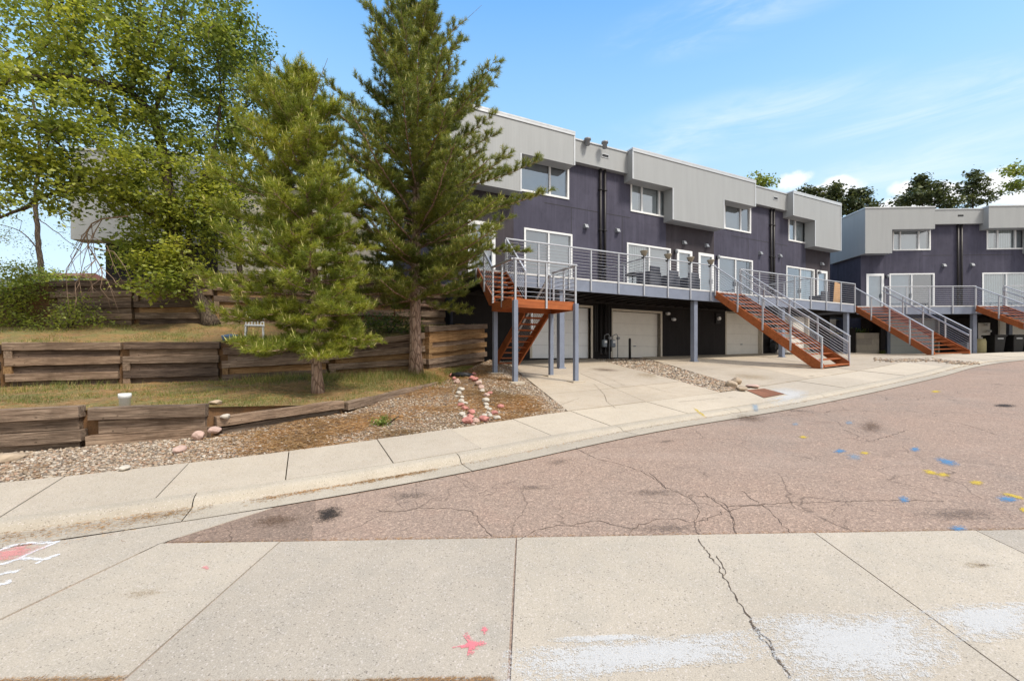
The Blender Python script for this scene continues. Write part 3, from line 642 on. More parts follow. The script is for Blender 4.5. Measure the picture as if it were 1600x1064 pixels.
# ---- loose ground cover
def pebbles(name, pts, rmin, rmax, mat, seed):
    g = np.random.default_rng(seed); n = len(pts)
    t = (1+5**.5)/2
    iv = np.array([(-1,t,0),(1,t,0),(-1,-t,0),(1,-t,0),(0,-1,t),(0,1,t),(0,-1,-t),(0,1,-t),(t,0,-1),(t,0,1),(-t,0,-1),(-t,0,1)])/math.sqrt(1+t*t)
    fi = np.array([(0,11,5),(0,5,1),(0,1,7),(0,7,10),(0,10,11),(1,5,9),(5,11,4),(11,10,2),(10,7,6),(7,1,8),(3,9,4),(3,4,2),(3,2,6),(3,6,8),(3,8,9),(4,9,5),(2,4,11),(6,2,10),(8,6,7),(9,8,1)])
    r = g.uniform(rmin, rmax, (n,1,1))*g.uniform(.6, 1.35, (n,1,3))*np.array([1,1,.62])
    v = iv[None]*r*g.uniform(.8, 1.2, (n,12,1))
    a = g.uniform(0, 6.283, n); c, s = np.cos(a)[:,None], np.sin(a)[:,None]
    x = v[:,:,0]*c-v[:,:,1]*s; y = v[:,:,0]*s+v[:,:,1]*c
    v = np.stack([x, y, v[:,:,2]], 2)+np.array(pts)[:,None,:]
    idx = (fi[None]+12*np.arange(n)[:,None,None]).reshape(-1)
    return stuff(np_obj(name, v.reshape(-1,3), 3, n*20, [mat], idx=idx, smooth=True))
def blades(name, pts, dirs, ln, wd, mat):
    """one thin leaning triangle per point"""
    p = np.array(pts); d = np.array(dirs); d /= np.linalg.norm(d, axis=1)[:,None]
    s = np.cross(d, RNG.normal(size=d.shape)); s /= np.linalg.norm(s, axis=1)[:,None]
    ln = np.asarray(ln)[:,None]; wd = np.asarray(wd)[:,None]
    v = np.stack([p-s*wd, p+s*wd, p+d*ln], 1)
    return np_obj(name, v.reshape(-1,3), 3, len(p), [mat])
def fnoise(x, y): return math.sin(x*1.9+1.3*math.sin(y*1.1))*math.cos(y*2.3+.8*math.sin(x*1.7))+.5*math.sin(x*4.7+y*3.1)*math.sin(y*5.3-x)
PATH = [gat(709,590), gat(745,590), gat(764,655), gat(732,658)]
def inpath(x, y):
    ok = False
    for a, b in zip(PATH, PATH[1:]+PATH[:1]):
        if (a.y > y) != (b.y > y) and x < (b.x-a.x)*(y-a.y)/(b.y-a.y)+a.x: ok = not ok
    return ok
pts = []
for _ in range(42000):
    u = random.uniform(.17, 1); v = random.random(); p = gR(u, v)
    dens = .85-.68*smooth(-.6, .4, fnoise(p.x*.8, p.y*.8+2))*smooth(-4.9, -2.9, p.x)*(1-smooth(.1,.7,p.x-.25*(10-p.y)))
    if inpath(p.x, p.y): dens *= .12
    if p.x > -1.4 and p.y < 9.9: dens += .3
    if random.random() < dens: pts.append((p.x, p.y, hz(p.x, p.y)+random.uniform(-.004, .012)))
pebbles('gravel', pts, .010, .027, M['pebble'], 3)
pts = []
for _ in range(5200):
    p = gS(random.random(), random.uniform(.02, .97)); pts.append((p.x, p.y, hz(p.x, p.y)+random.uniform(0, .03)))
pebbles('strip_gravel', pts, .02, .055, M['pebble'], 4)
# needle litter over the bed and the terraces, and swept along the gutter
P, D, Ln, Wd = [], [], [], []
def litter(p, k=1):
    P.append((p.x, p.y, p.z)); a = random.uniform(0, 6.283); D.append((math.cos(a), math.sin(a), random.uniform(-.05, .18))); Ln.append(random.uniform(.05, .12)*k); Wd.append(random.uniform(.0025, .005)*k)
for _ in range(60000):
    p = gR(random.uniform(.3, .95), random.random())
    if random.random() < (.2+.75*smooth(-.6, .4, fnoise(p.x*.8, p.y*.8+2)))*smooth(-5.2, -3, p.x)*(1-.8*smooth(.1,.7,p.x-.25*(10-p.y))): p = V((p.x, p.y, hz(p.x, p.y)+random.uniform(.012,.03))); litter(p)
for R_, n in ((t1, 15000), (t2, 9000)):
    for _ in range(n):
        p = R_(random.random(), random.random()); litter(V((p.x, p.y, hz(p.x, p.y)+.012)))
for _ in range(4600):
    u = random.uniform(u_of_x(-7), u_of_x(-1.0)); k = random.random()
    if math.sin(u*5.1)+math.sin(u*2.3+1)+random.uniform(-1.5,1.5) < -.3: continue
    wdt = .15*smooth(-2.2, -4.5, curb_at(u, 0).x)+.045
    q = walk_pt(u, -.02-abs(random.gauss(0, wdt))); litter(q+V((0,0,.006+random.random()*.03*smooth(-2.5,-4.5,q.x))), .6)
for _ in range(2600):
    u = random.uniform(u_of_x(-1.5), u_of_x(20)); q = walk_pt(u, -.03-abs(random.gauss(0, .035))); litter(q+V((0,0,.006)), .45)
for _ in range(5200):
    x = random.uniform(-3.8, -.1); y = (2.52 if x < -2.18 else 2.47)+.015-abs(random.gauss(0, .05))*(1.2 if x < -.8 else .4); litter(V((x, y, plane(x, y)+.006)), .3)
for _ in range(1400):
    x = random.uniform(-3.1, 5); y = 4.065+abs(random.gauss(0, .02)); litter(V((x, y, plane(x, y)-.008)), .4)
stuff(blades('needle_litter', P, D, Ln, Wd, M['litter']))
P, D, Ln, Wd = [], [], [], []
for R_, n, hmax in ((t1, 22000, .1), (t2, 18000, .14)):
    for _ in range(n):
        p = R_(random.random(), random.random())
        if fnoise(p.x*.9+3, p.y*.9) + random.uniform(-.4, .4) < .1: continue
        for k in range(2):
            P.append((p.x+random.gauss(0,.03), p.y+random.gauss(0,.03), hz(p.x, p.y)-.005)); D.append((random.gauss(0,.4), random.gauss(0,.4), 1)); Ln.append(random.uniform(.3, 1)*hmax); Wd.append(random.uniform(.003,.006))
# taller wisps at the foot of the second wall and pine
for cx, cy, n, sp in ((-3.6,11.6,1500,.75),(-2.6,12.2,900,.5),(-6.0,11.2,900,.6),(-4.9,11.3,500,.5),(-9.5,9.6,400,.8)):
    for _ in range(n):
        x, y = random.gauss(cx, sp), random.gauss(cy, .3)
        P.append((x, y, hz(x, y)-.005)); D.append((random.gauss(0,.35), random.gauss(0,.35), 1)); Ln.append(random.uniform(.08,.26)); Wd.append(random.uniform(.003,.006))
for _ in range(900):
    x = random.choice((random.gauss(-.95,.18), random.gauss(-2.6,.3), random.gauss(-1.6,.3))); y = 2.47-abs(random.gauss(0,.04)); P.append((x, y, plane(x, y)-.01)); D.append((random.gauss(0,.7), random.gauss(0,.7), 1)); Ln.append(random.uniform(.012,.04)); Wd.append(random.uniform(.0012,.0025))
stuff(blades('grass', P, D, Ln, Wd, M['grass']))
# ================================================================== BUILDINGS
def on(fr, px, py, n=0.0):
    """where the sight line of a photograph position meets the plane n in front of a facade"""
    d = V(((px-800)/700, 1, (556-py)/700)); N = V((fr.s, -fr.c, 0)); t = (n + fr.o.dot(N))/d.dot(N)
    p = V((0,0,CAMZ))+d*t; q = p-fr.o
    return q.x*fr.c+q.y*fr.s, p.z
def wall(fr, s0, s1, z0, z1, ops, n=0.0, rev=.2):
    mb = MB(fr)
    ss = sorted({s0, s1, *[a for o in ops for a in o[:2]]}); zs = sorted({z0, z1, *[a for o in ops for a in o[2:]]})
    for a, b in zip(ss, ss[1:]):
        for c, d in zip(zs, zs[1:]):
            m = ((a+b)/2, (c+d)/2)
            if any(o[0] < m[0] < o[1] and o[2] < m[1] < o[3] for o in ops): continue
            mb.add([fr(a,n,c), fr(b,n,c), fr(b,n,d), fr(a,n,d)], [(0,1,2,3)])
    for a, b, c, d in ops:
        P = [fr(x, y, z) for y in (n, n-rev) for x, z in ((a,c),(b,c),(b,d),(a,d))]
        mb.add(P, [(1,0,4,5),(2,1,5,6),(3,2,6,7),(0,3,7,4)])
    return mb
def frame_bars(fr, s0, s1, z0, z1, w, n0, n1):
    mb = MB(fr)
    mb.box((s0, s1), (n0, n1), (z1-w, z1)); mb.box((s0, s1), (n0, n1), (z0, z0+w))
    mb.box((s0, s0+w), (n0, n1), (z0+w, z1-w)); mb.box((s1-w, s1), (n0, n1), (z0+w, z1-w)); return mb
def glazed(kind, par, fr, s0, s1, z0, z1, cuts, back, n=0.0, w=.085):
    """a window or glazed door set in an opening: frame > panes, mullions, what hangs behind"""
    f = frame_bars(fr, s0-.03, s1+.03, z0-.03, z1+.03, w, n-.09, n+.035).build(kind, M['white'], par, bevel=.006)
    e = [s0]+[s0+(s1-s0)*c for c in cuts]+[s1]
    for i in range(len(e)-1):
        a, b = e[i]+(.055 if i == 0 else .035), e[i+1]-(.055 if i == len(e)-2 else .035)
        dn = -.05 if i % 2 else -.03
        g = MB(fr).add([fr(a,n+dn,z0+.05), fr(b,n+dn,z0+.05), fr(b,n+dn,z1-.05), fr(a,n+dn,z1-.05)], [(0,1,2,3)]).build('pane', M['glass'], f)
        bk = back[i]
        if bk:
            m, top, bot = bk if isinstance(bk, tuple) else (bk, 0, 0)
            MB(fr).box((a, b), (n-.20, n-.17), (z0+.03+(z1-z0)*bot, z1-.03-(z1-z0)*top)).build('blind' if 'blind' in m else 'curtain', M[m], f)
        MB(fr).box((a-.03, b+.03), (n-1.3, n-1.25), (z0, z1)).build('room_dark', M['dark'], f) if False else None
    for c in e[1:-1]: MB(fr).box((c-.04, c+.04), (n-.075, n+.02), (z0+w-.03, z1-w+.03)).build('mullion', M['sash'], f, bevel=.004)
    if kind != 'window': MB(fr).box((e[-1]-.16 if len(e) == 2 else e[1]-.07, (e[-1]-.12 if len(e) == 2 else e[1]-.05)), (n+.02, n+.07), (z0+.9, z0+1.15)).build('handle', M['pipe'], f)
    return f
def prism(fr, poly, n0, n1):
    """an outline in the facade plane given a thickness"""
    mb = MB(fr); k = len(poly)
    P = [fr(s, n1, z) for s, z in poly]+[fr(s, n0, z) for s, z in poly]
    return mb.add(P, [tuple(range(k)), tuple(range(2*k-1, k-1, -1))]+[(j, i, k+i, k+j) for i in range(k) for j in [(i+1) % k]])
def garage(par, fr, s0, s1, z0, z1, mat, n=-.2, trim='trim', secs=4, cols=4):
    d = MB(fr); h = (z1-z0)/secs; w = (s1-s0)/cols
    for i in range(secs):
        d.box((s0+.005, s1-.005), (n-.04, n), (z0+i*h+.003, z0+(i+1)*h-.003))
        for j in range(cols):
            for a, b in ((.1, .47), (.53, .9)): d.box((s0+j*w+.07, s0+(j+1)*w-.07), (n, n+.004), (z0+i*h+h*a, z0+i*h+h*b))
    g = d.build('garage_door', M[mat], par, bevel=.004)
    MB(fr).box(((s0+s1)/2-.06, (s0+s1)/2+.06), (n+.01, n+.05), (z0+h*1.0-.02, z0+h*1.0+.03)).build('handle', M['pipe'], g)
    t = MB(fr); t.box((s0-.1, s0), (-.21, .03), (z0, z1+.1)); t.box((s1, s1+.1), (-.21, .03), (z0, z1+.1)); t.box((s0, s1), (-.21, .03), (z1, z1+.1))
    t.build('garage_trim', M[trim], par, bevel=.005)
def vent_hood(par, fr, s, z, m='pipe'):
    mb = MB(fr); mb.add([fr(s-.1,0,z-.1), fr(s+.1,0,z-.1), fr(s+.1,0,z+.11), fr(s-.1,0,z+.11), fr(s-.085,.17,z-.09), fr(s+.085,.17,z-.09), fr(s+.085,.1,z+.07), fr(s-.085,.1,z+.07)],
        [(4,5,6,7),(0,4,7,3),(1,2,6,5),(3,7,6,2),(0,1,5,4)]); mb.build('dryer_vent', M[m], par, bevel=.008)
def sconce(par, fr, s, z):
    f = MB(fr).box((s-.05, s+.05), (0, .05), (z-.08, z+.08)).build('wall_lamp', M['duct'], par)
    MB(fr).lathe(fr(s, .13, z-.1), [(.045,0),(.075,.02),(.075,.16),(.03,.2)], 12).build('lamp_shade', M['pipe'], f, smooth=True)
def flood(par, fr, s, z):
    f = MB(fr).box((s-.05, s+.05), (0, .06), (z-.02, z+.09)).build('wall_lamp', M['lampwhite'], par)
    c = fr(s, .13, z-.06); MB().lathe(c, [(.0,.0),(.07,.01),(.105,.05),(.1,.1),(.05,.15),(0,.16)], 14).build('lamp_shade', M['lampwhite'], f, smooth=True)

# ---- the long block
H = thing('townhouse_row', 'long purple-grey townhouse block with pale metal fascia, seen at an angle behind the pines', 'townhouse', A(5, 0, 1.9), A.a)
Z0, ZD, ZT = 1.7, 4.75, 11.22
DZ = 7.22
wins = [(-4.85,-2.41,8.75,10.12), (1.07,3.55,8.75,10.12), (7.45,9.55,8.75,10.12), (12.95,15.4,8.75,10.12)]
sld = [(-4.55,-2.24,4.83,7.22), (.85,3.55,4.83,7.22), (6.98,9.7,4.83,7.22), (12.75,15.45,4.83,7.22)]
drs = [(4.02,5.02,4.83,7.24), (5.53,6.6,4.83,7.24), (15.78,16.8,4.83,7.22), (-7.0,-5.9,4.83,7.22)]
gars = [(-4.2,-1.22,1.9,4.12), (-.0,2.92,1.92,4.05), (7.62,10.5,2.06,4.32), (11.95,14.85,2.16,4.36)]
EW, EE, DEP = -7.64, 17.15, 10.5
wall(A, EW, EE, 4.62, ZT, [tuple(x) for x in wins+sld+drs]).build('stucco_wall', M['stucco'], H)
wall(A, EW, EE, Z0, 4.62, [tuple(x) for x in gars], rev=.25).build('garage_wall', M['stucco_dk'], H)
mb = MB(A); mb.add([A(EW,0,Z0), A(EW,-DEP,Z0), A(EW,-DEP,ZT), A(EW,0,ZT), A(EE,0,Z0), A(EE,-DEP,Z0), A(EE,-DEP,ZT), A(EE,0,ZT)], [(0,1,2,3),(1,5,6,2),(5,4,7,6)]); mb.build('side_wall', M['stucco'], H)
MB(A).box((EW, EE), (-DEP, 0), (ZT-.12, ZT)).build('roof', M['roof'], H)
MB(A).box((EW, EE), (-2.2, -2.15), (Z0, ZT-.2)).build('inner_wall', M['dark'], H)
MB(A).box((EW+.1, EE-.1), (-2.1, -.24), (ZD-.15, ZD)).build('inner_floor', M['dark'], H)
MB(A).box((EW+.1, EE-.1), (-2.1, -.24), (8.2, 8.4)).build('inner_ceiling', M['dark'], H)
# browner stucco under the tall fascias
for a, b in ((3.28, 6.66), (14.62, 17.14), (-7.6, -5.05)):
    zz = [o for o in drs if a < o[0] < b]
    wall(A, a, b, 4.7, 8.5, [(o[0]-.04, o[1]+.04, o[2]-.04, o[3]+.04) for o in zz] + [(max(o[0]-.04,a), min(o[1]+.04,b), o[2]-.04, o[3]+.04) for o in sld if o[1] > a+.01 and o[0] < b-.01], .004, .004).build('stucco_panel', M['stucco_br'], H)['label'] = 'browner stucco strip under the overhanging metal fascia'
F = .6
for poly in ([(-7.95,8.45),(-5.03,8.45),(-5.03,9.96),(-2.5,9.96),(-2.5,11.3),(-7.95,11.3)],
             [(.66,9.96),(3.12,9.96),(3.12,8.46),(6.65,8.46),(6.65,9.96),(9.12,9.96),(9.12,11.3),(.66,11.3)],
             [(12.43,9.96),(14.52,9.96),(14.52,8.45),(17.2,8.45),(17.2,11.3),(12.43,11.3)]):
    f = prism(A, poly, .003, F).build('metal_fascia', M['siding'], H)
    a, b = min(p[0] for p in poly), max(p[0] for p in poly)
    c = MB(A); c.box((a-.03, b+.03), (.0, F+.035), (11.3, 11.37)); c.box((a-.03, b+.03), (F+.003, F+.03), (11.2, 11.3)); c.build('coping', M['coping'], f)
    for i, (p, q) in enumerate(zip(poly, poly[1:]+poly[:1])):
        if abs(p[0]-q[0]) < .01: MB(A).box((p[0]-.035, p[0]+.035), (F+.002, F+.016), (min(p[1],q[1])+.004, max(p[1],q[1])-.1 if max(p[1],q[1]) > 11 else max(p[1],q[1])-.004)).build('corner_trim', M['coping'], f)
for a, b, sp in ((-2.5, .66, -.62), (9.12, 12.43, 11.36)):
    f = prism(A, [(a+.002,10.32),(b-.002,10.32),(b-.002,11.25),(a+.002,11.25)], .003, .25).build('metal_fascia', M['siding'], H)
    MB(A).box((a, b), (.0, .285), (11.25, 11.31)).build('coping', M['coping'], f)
    g = frame_bars(A, sp-.2, sp+.2, 10.78, 10.95, .025, .252, .27).build('scupper', M['coping'], H)
    MB(A).box((sp-.17, sp+.17), (.251, .256), (10.81, 10.92)).build('scupper_opening', M['black'], g)
    for ds in (-.13, .12):
        d = MB(A); d.tube([A(sp+ds,.09,10.32), A(sp+ds,.09,4.8)], .058, 10); d.tube([A(sp+ds,.09,4.3), A(sp+ds,.09,2.3), A(sp+ds-.05,.22,2.05)], .058, 10)
        for z in (9.4, 7.6, 6.0): d.box((sp+ds-.08, sp+ds+.08), (0, .16), (z-.02, z+.02))
        d.build('downspout', M['duct'], H, smooth=True)
    c = MB(A)
    for x0, x1 in ((a-1.1, sp-.2), (sp+.2, b+.4)): c.box((x0, x1), (-.01, .0025), (8.4, 8.43))
    for x in (a+.25, b-.1): c.box((x-.012, x+.012), (-.01, .0025), (4.8, 8.399))
    c.build('control_joint', M['duct'], H)
backs = [['greyshade','greyshade'], ['vblind','blind','vblind'], ['greyshade',None], ['vblind','blind',None]]
cuts = [[.62], [.27,.72], [.62], [.27,.72]]
for w_, b_, c_ in zip(wins, backs, cuts): glazed('window', H, A, *w_, c_, b_)
for w_, b_ in zip(sld, [['greyshade','blind'], ['curtain','blind'], ['greyshade',None], [None,'curtain']]): glazed('sliding_door', H, A, *w_, [.5], b_)
for i, w_ in enumerate(drs): glazed('entry_door', H, A, *w_, [], [('shade',0,0) if i != 1 else ('shade',0,0)], w=.15)
for g, m in zip(gars, ['garage_wh','garage','garage','garage']): garage(H, A, *g, m, -.2)
for px, py in ((914.4,354),(963.9,360.7),(1068,379.5),(1103,384),(1187,396),(1217.6,400),(1283,412.6)): vent_hood(H, A, *on(A, px, py))
for px, py in ((1054,392),(1119.7,401),(1277.6,425)): sconce(H, A, on(A, px, py)[0], on(A, px, py)[1]-.05)
for px, py in ((1041,491),(1050,500),(1081,500)): flood(H, A, *on(A, px, py))
for px, py in ((918,218),(945,223)):
    d = V(((px-800)/700, 1, (556-py)/700)); p = V((0,0,CAMZ))+d*((11.3-CAMZ)/d.z*1.0)
    MB().lathe((p.x, p.y, 11.05), [(.1,0),(.1,.2),(.15,.21),(.15,.28),(.06,.3)], 14).build('roof_vent', M['pipe'], H, smooth=True)
# electric meter and conduits between the garages
s, z = on(A, 1120, 498); c = MB(A); c.box((s-.16, s+.16), (0,.1), (z-.25,z+.25)); c.tube([A(s,.05,z+.25), A(s,.05,4.2)], .03, 8)
e = c.build('electric_meter', M['duct'], H); MB().tube([A(s,.1,z), A(s,.2,z)], [.1,.09], 14).build('meter_dial', M['lampwhite'], e)
c = MB(A)
for s in (-1.02,-.92,-.25,-.12): c.tube([A(s,.05,4.25), A(s,.05,2.2)], .028, 8)
c.build('conduit', M['duct'], H)
# ---- the second block
H2 = thing('townhouse_row', 'shorter-looking purple-grey townhouse block at the right edge, seen square on', 'townhouse', B(5, 0, 2.1), B.a)
BX1 = 26
def bx(px, py=500, n=0): return on(B, px, py, n)[0]
w2 = [(bx(1395), bx(1453), 8.78, 10.1), (bx(1542), bx(1604), 8.78, 10.1), (14.5, 17, 8.78, 10.1)]
s2 = [(bx(1390), bx(1459), 4.83, 7.25), (bx(1535), bx(1607), 4.83, 7.25), (16, 18.5, 4.83, 7.25)]
d2 = [(bx(1354), bx(1380), 4.83, 7.25)]
g2 = [(bx(1389)+.02, bx(1389)+3.0, 2.12, 4.3), (7.2, 8.0, 2.12, 4.1), (8.5, 11.4, 2.12, 4.3)]
wall(B, 0, BX1, 4.62, ZT, w2+s2+d2).build('stucco_wall', M['stucco'], H2)
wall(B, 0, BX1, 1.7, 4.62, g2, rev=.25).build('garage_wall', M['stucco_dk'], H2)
for s in (0, BX1): MB(B).add([B(s,0,1.7), B(s,-10,1.7), B(s,-10,ZT), B(s,0,ZT)], [(0,1,2,3)]).build('side_wall', M['stucco'], H2)
MB(B).box((0, BX1), (-10, 0), (ZT-.12, ZT)).build('roof', M['roof'], H2)
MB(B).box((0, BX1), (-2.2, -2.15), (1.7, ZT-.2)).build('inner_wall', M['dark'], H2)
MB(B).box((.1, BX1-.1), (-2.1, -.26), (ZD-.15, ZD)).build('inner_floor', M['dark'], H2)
e0, e1, e2 = bx(1394, 380, .6), bx(1461, 340, .6), bx(1545, 340, .6)
for poly in ([(-.15,8.46),(e0,8.46),(e0,9.96),(e1,9.96),(e1,11.3),(-.15,11.3)], [(e2,9.96),(e2+2.6,9.96),(e2+2.6,8.46),(e2+5.6,8.46),(e2+5.6,11.3),(e2,11.3)]):
    f = prism(B, poly, .003, F).build('metal_fascia', M['siding'], H2)
    a, b = min(p[0] for p in poly), max(p[0] for p in poly)
    c = MB(B); c.box((a-.03, b+.03), (.0, F+.035), (11.3, 11.37)); c.build('coping', M['coping'], f)
f = MB(B); f.box((-.15, -.003), (-2.75, 0), (8.46, 11.3)); f.build('metal_fascia', M['siding'], H2)
MB(B).box((-.19, .02), (-2.78, -.04), (11.3, 11.37)).build('coping', M['coping'], H2)
f = prism(B, [(e1+.002,10.35),(e2-.002,10.35),(e2-.002,11.25),(e1+.002,11.25)], .003, .25).build('metal_fascia', M['siding'], H2)
MB(B).box((e1, e2), (0, .285), (11.25, 11.31)).build('coping', M['coping'], f)
sp = bx(1501, 335, .25); MB(B).box((sp-.17, sp+.17), (.251, .258), (10.81, 10.92)).build('scupper_opening', M['black'], H2)
for px in (1495, 1500.5):
    s = bx(px); d = MB(B); d.tube([B(s,.09,10.35), B(s,.09,4.8)], .058, 10); d.build('downspout', M['duct'], H2, smooth=True)
c = MB(B); c.box((e1-.3, sp-.3), (-.01,.0025), (8.4,8.43)); c.box((sp+.15, e2+2), (-.01,.0025), (8.4,8.43)); c.build('control_joint', M['duct'], H2)
glazed('window', H2, B, *w2[0], [.2,.7], ['vblind','blind','vblind']); glazed('window', H2, B, *w2[1], [.27,.72], ['curtain','curtain','greyshade'])
glazed('sliding_door', H2, B, *s2[0], [.5], ['shade',None]); glazed('sliding_door', H2, B, *s2[1], [.52], [('curtain',0,.0),('curtain',0,.0)])
glazed('entry_door', H2, B, *d2[0], [], ['shade'], w=.15)
garage(H2, B, *g2[0], 'garage_gr'); garage(H2, B, *g2[2], 'garage')
MB(B).box((g2[1][0], g2[1][1]), (-.1,-.06), (2.12, 4.1)).build('garage_side_door', M['garage'], H2)
for px, py in ((1474,415),(1518,414)): vent_hood(H2, B, *on(B, px, py))
for px, py in ((1540,508),(1543,518)): flood(H2, B, *on(B, px, py))
for px in (1433, 1441): MB().lathe(B(bx(px,320,-2), -2, 11.1), [(.09,0),(.09,.75),(.12,.77),(.12,.85)], 10).build('roof_vent', M['white'], H2, smooth=True)
sconce(H2, B, bx(1385), 7.1)
# ---- building on the hill behind the left trees
FL = Frame((-15.6, 17.2), .1)
H3 = thing('hill_building', 'dark building with corrugated metal fascia and a beige wing, half hidden by the leafy trees', 'building', FL(3, 0, 4.2), FL.a)
c = MB(FL); c.box((0, 3.9), (-8, 0), (3.6, 9.3)); c.build('dark_wall', M['stucco_dk'], H3)
f = MB(FL).box((-.75, 3.4), (0.003, .6), (6.3, 9.6)).build('metal_fascia', M['siding'], H3)
MB(FL).box((-.78, 3.43), (0, .64), (9.6, 9.68)).build('coping', M['coping'], f)
c = MB(FL); c.box((3.902, 8.6), (-9, -.3), (3.6, 8.8)); c.build('beige_wall', M['beige'], H3)
MB(FL).box((3.95, 8.55), (-.3, -.285), (5.4, 5.44)).build('control_joint', M['trim'], H3)
MB(FL).box((3.85, 8.7), (-9, -.2), (8.8, 8.92)).build('roof', M['coping'], H3)

# ================================================================== DECKS AND STAIRS
def rail(par, P0, P1, posts, h=1.07, low=.42, cables=9, face=V((0,0,0)), first=True, top=True):
    """cable railing from P0 to P1 (deck level points): posts, top rail, cables"""
    P0, P1 = V(P0), V(P1); up = V((0,0,1))
    for t in posts:
        p = P0.lerp(P1, t)+face; MB().bar(p-up*low, p+up*(h-.03), .05, .05, (P1-P0).normalized()).build('rail_post', M['steel'], par, bevel=.004)
    if top: MB().bar(P0+face+up*h, P1+face+up*h, .07, .045).build('top_rail', M['steel'], par, bevel=.006)
    for i in range(cables):
        z = .1+(h-.2)*i/(cables-1); MB().tube([P0+face+up*z, P1+face+up*z], .0085, 5).build('cable', M['cable'], par)
DK = thing('deck', 'long blue-grey balcony deck with cable railing along the front of the angled townhouse block', 'deck', A(3, 1.5, 4.3), A.a)
S0, S1, NE = -7.9, 13.78, 3.0
ST1 = (-7.85, -6.87); ST2 = (3.04, 4.6)
c = MB(A); c.box((S0, S1), (.03, NE-.06), (ZD-.1, ZD)); c.build('deck_platform', M['decktop'], DK)
c = MB(A)
x = S0+.3
while x < S1: c.box((x-.03, x+.03), (.03, NE-.08), (ZD-.36, ZD-.102)); x += .6
c.box((S0, S1), (.031, .08), (ZD-.4, ZD-.105)); c.build('joist', M['duct'], DK)
MB(A).box((S0, S1), (NE-.055, NE), (4.3, ZD-.05)).build('fascia_beam', M['deckblue'], DK)
MB(A).box((S0, S1), (NE-.058, NE+.012), (ZD-.048, ZD+.012)).build('deck_edge', M['deckwhite'], DK)
MB(A).box((S1+.001, S1+.05), (.03, NE), (4.3, ZD)).build('fascia_beam', M['deckblue'], DK)
for s in (-4.6, 2.02, 7.9, 13.4):
    p = A(s, NE-.2, 0); z = hz(p.x, p.y); q = MB(A); q.box((s-.1, s+.1), (NE-.3, NE-.1), (z-.05, 4.3)); q.box((s-.14, s+.14), (NE-.34, NE-.06), (z-.02, z+.03)); q.build('support_post', M['deckblue'], DK, bevel=.006)
out = A(0, .03, 0)-A(0, 0, 0)
rail(DK, A(ST1[1], NE, ZD), A(ST2[0], NE, ZD), [0,.125,.25,.345,.472,.598,.724,.85,.97], face=out)
rail(DK, A(ST2[1], NE, ZD), A(S1, NE, ZD), [i/7 for i in range(8)], face=out)
rail(DK, A(-.75, NE, ZD), A(-.75, .3, ZD), [.5], low=0)
rail(DK, A(9.9, NE, ZD), A(9.9, .3, ZD), [.5], low=0)
def stairs(par, top0, top1, bot0, bot1, n, mats=('stain',), rails=(1,1), h=.98, nposts=4, ext=.0, sunk=.3, double=False):
    """open stair: two stringers, treads, cable rails; top0/top1 and bot0/bot1 are the nosing-line ends at its two sides"""
    top0, top1, bot0, bot1 = map(V, (top0, top1, bot0, bot1)); up = V((0,0,1))
    for a, b in ((top0, bot0), (top1, bot1)):
        d = b-a; L = V((d.x, d.y, 0)).normalized()
        mb = MB(); w = (top1-top0).normalized()*.025
        P = []
        for s in (-1, 1): P += [a+w*s+up*.03, a+w*s-up*sunk, b-L*.32+w*s-up*(.0)-up*0+V((0,0,0)), b+w*s, b+w*s+up*.16]
        # keep the foot on the ground
        P[2].z = b.z; P[7].z = b.z
        mb.add(P, [(0,1,2,3,4),(9,8,7,6,5)]+[(i, 5+i, 5+(i+1) % 5, (i+1) % 5) for i in range(5)])
        mb.build('stringer', M['stain'], par)
    for i in range(n):
        t = (i+.6)/n; a = top0.lerp(bot0, t); b = top1.lerp(bot1, t); d = (bot0-top0); L = V((d.x, d.y, 0)).normalized(); w = (b-a).normalized()*.027
        q = MB(); q.bar(a+w-L*.0+up*.0, b-w+up*.0, .26, .042); o = q.build('tread', M['stain'], par)
    for k, (a, b) in enumerate(((top0, bot0), (top1, bot1))):
        if not rails[k]: continue
        d = b-a; side = (top0-top1).normalized()*(1 if k == 0 else -1)*.05
        for i in range(nposts+1):
            t = i/nposts*.985+.008; p = a.lerp(b, t)+side; MB().bar(p-up*(.18 if i < nposts else .0), p+up*(h+.05), .05, .05, V((d.x,d.y,0)).normalized()).build('rail_post', M['steel'], par, bevel=.004)
        MB().bar(a+side+up*(h+.07), b+side+up*(h+.07)+V((0,0,.0)), .06, .045).build('top_rail', M['steel'], par, bevel=.005)
        if double and k: MB().bar(a-side+up*(h-.14), b-side+up*(h-.14), .045, .045).build('hand_rail', M['steel'], par, bevel=.005)
        for i in range(8):
            z = .2+(h-.24)*i/7; MB().tube([a+side+up*z, b+side+up*z], .0085, 5).build('cable', M['cable'], par)
# straight stair in the middle
pz = A(3.8, 7.33, 0); gz_ = hz(pz.x, pz.y)
T = thing('wooden_stair', 'red-stained straight stair from the middle of the long deck down to the driveway', 'stair', A(3.8, 7.3, gz_), A.a, 'red-stained outdoor stairs')
zA = hz(*A(ST2[0], 7.33, 0).xy); zB = hz(*A(ST2[1], 7.33, 0).xy)
stairs(T, A(ST2[0], NE+.02, ZD), A(ST2[1], NE+.02, ZD), A(ST2[0], 7.33, zA), A(ST2[1], 7.33, zB), 16, double=True)
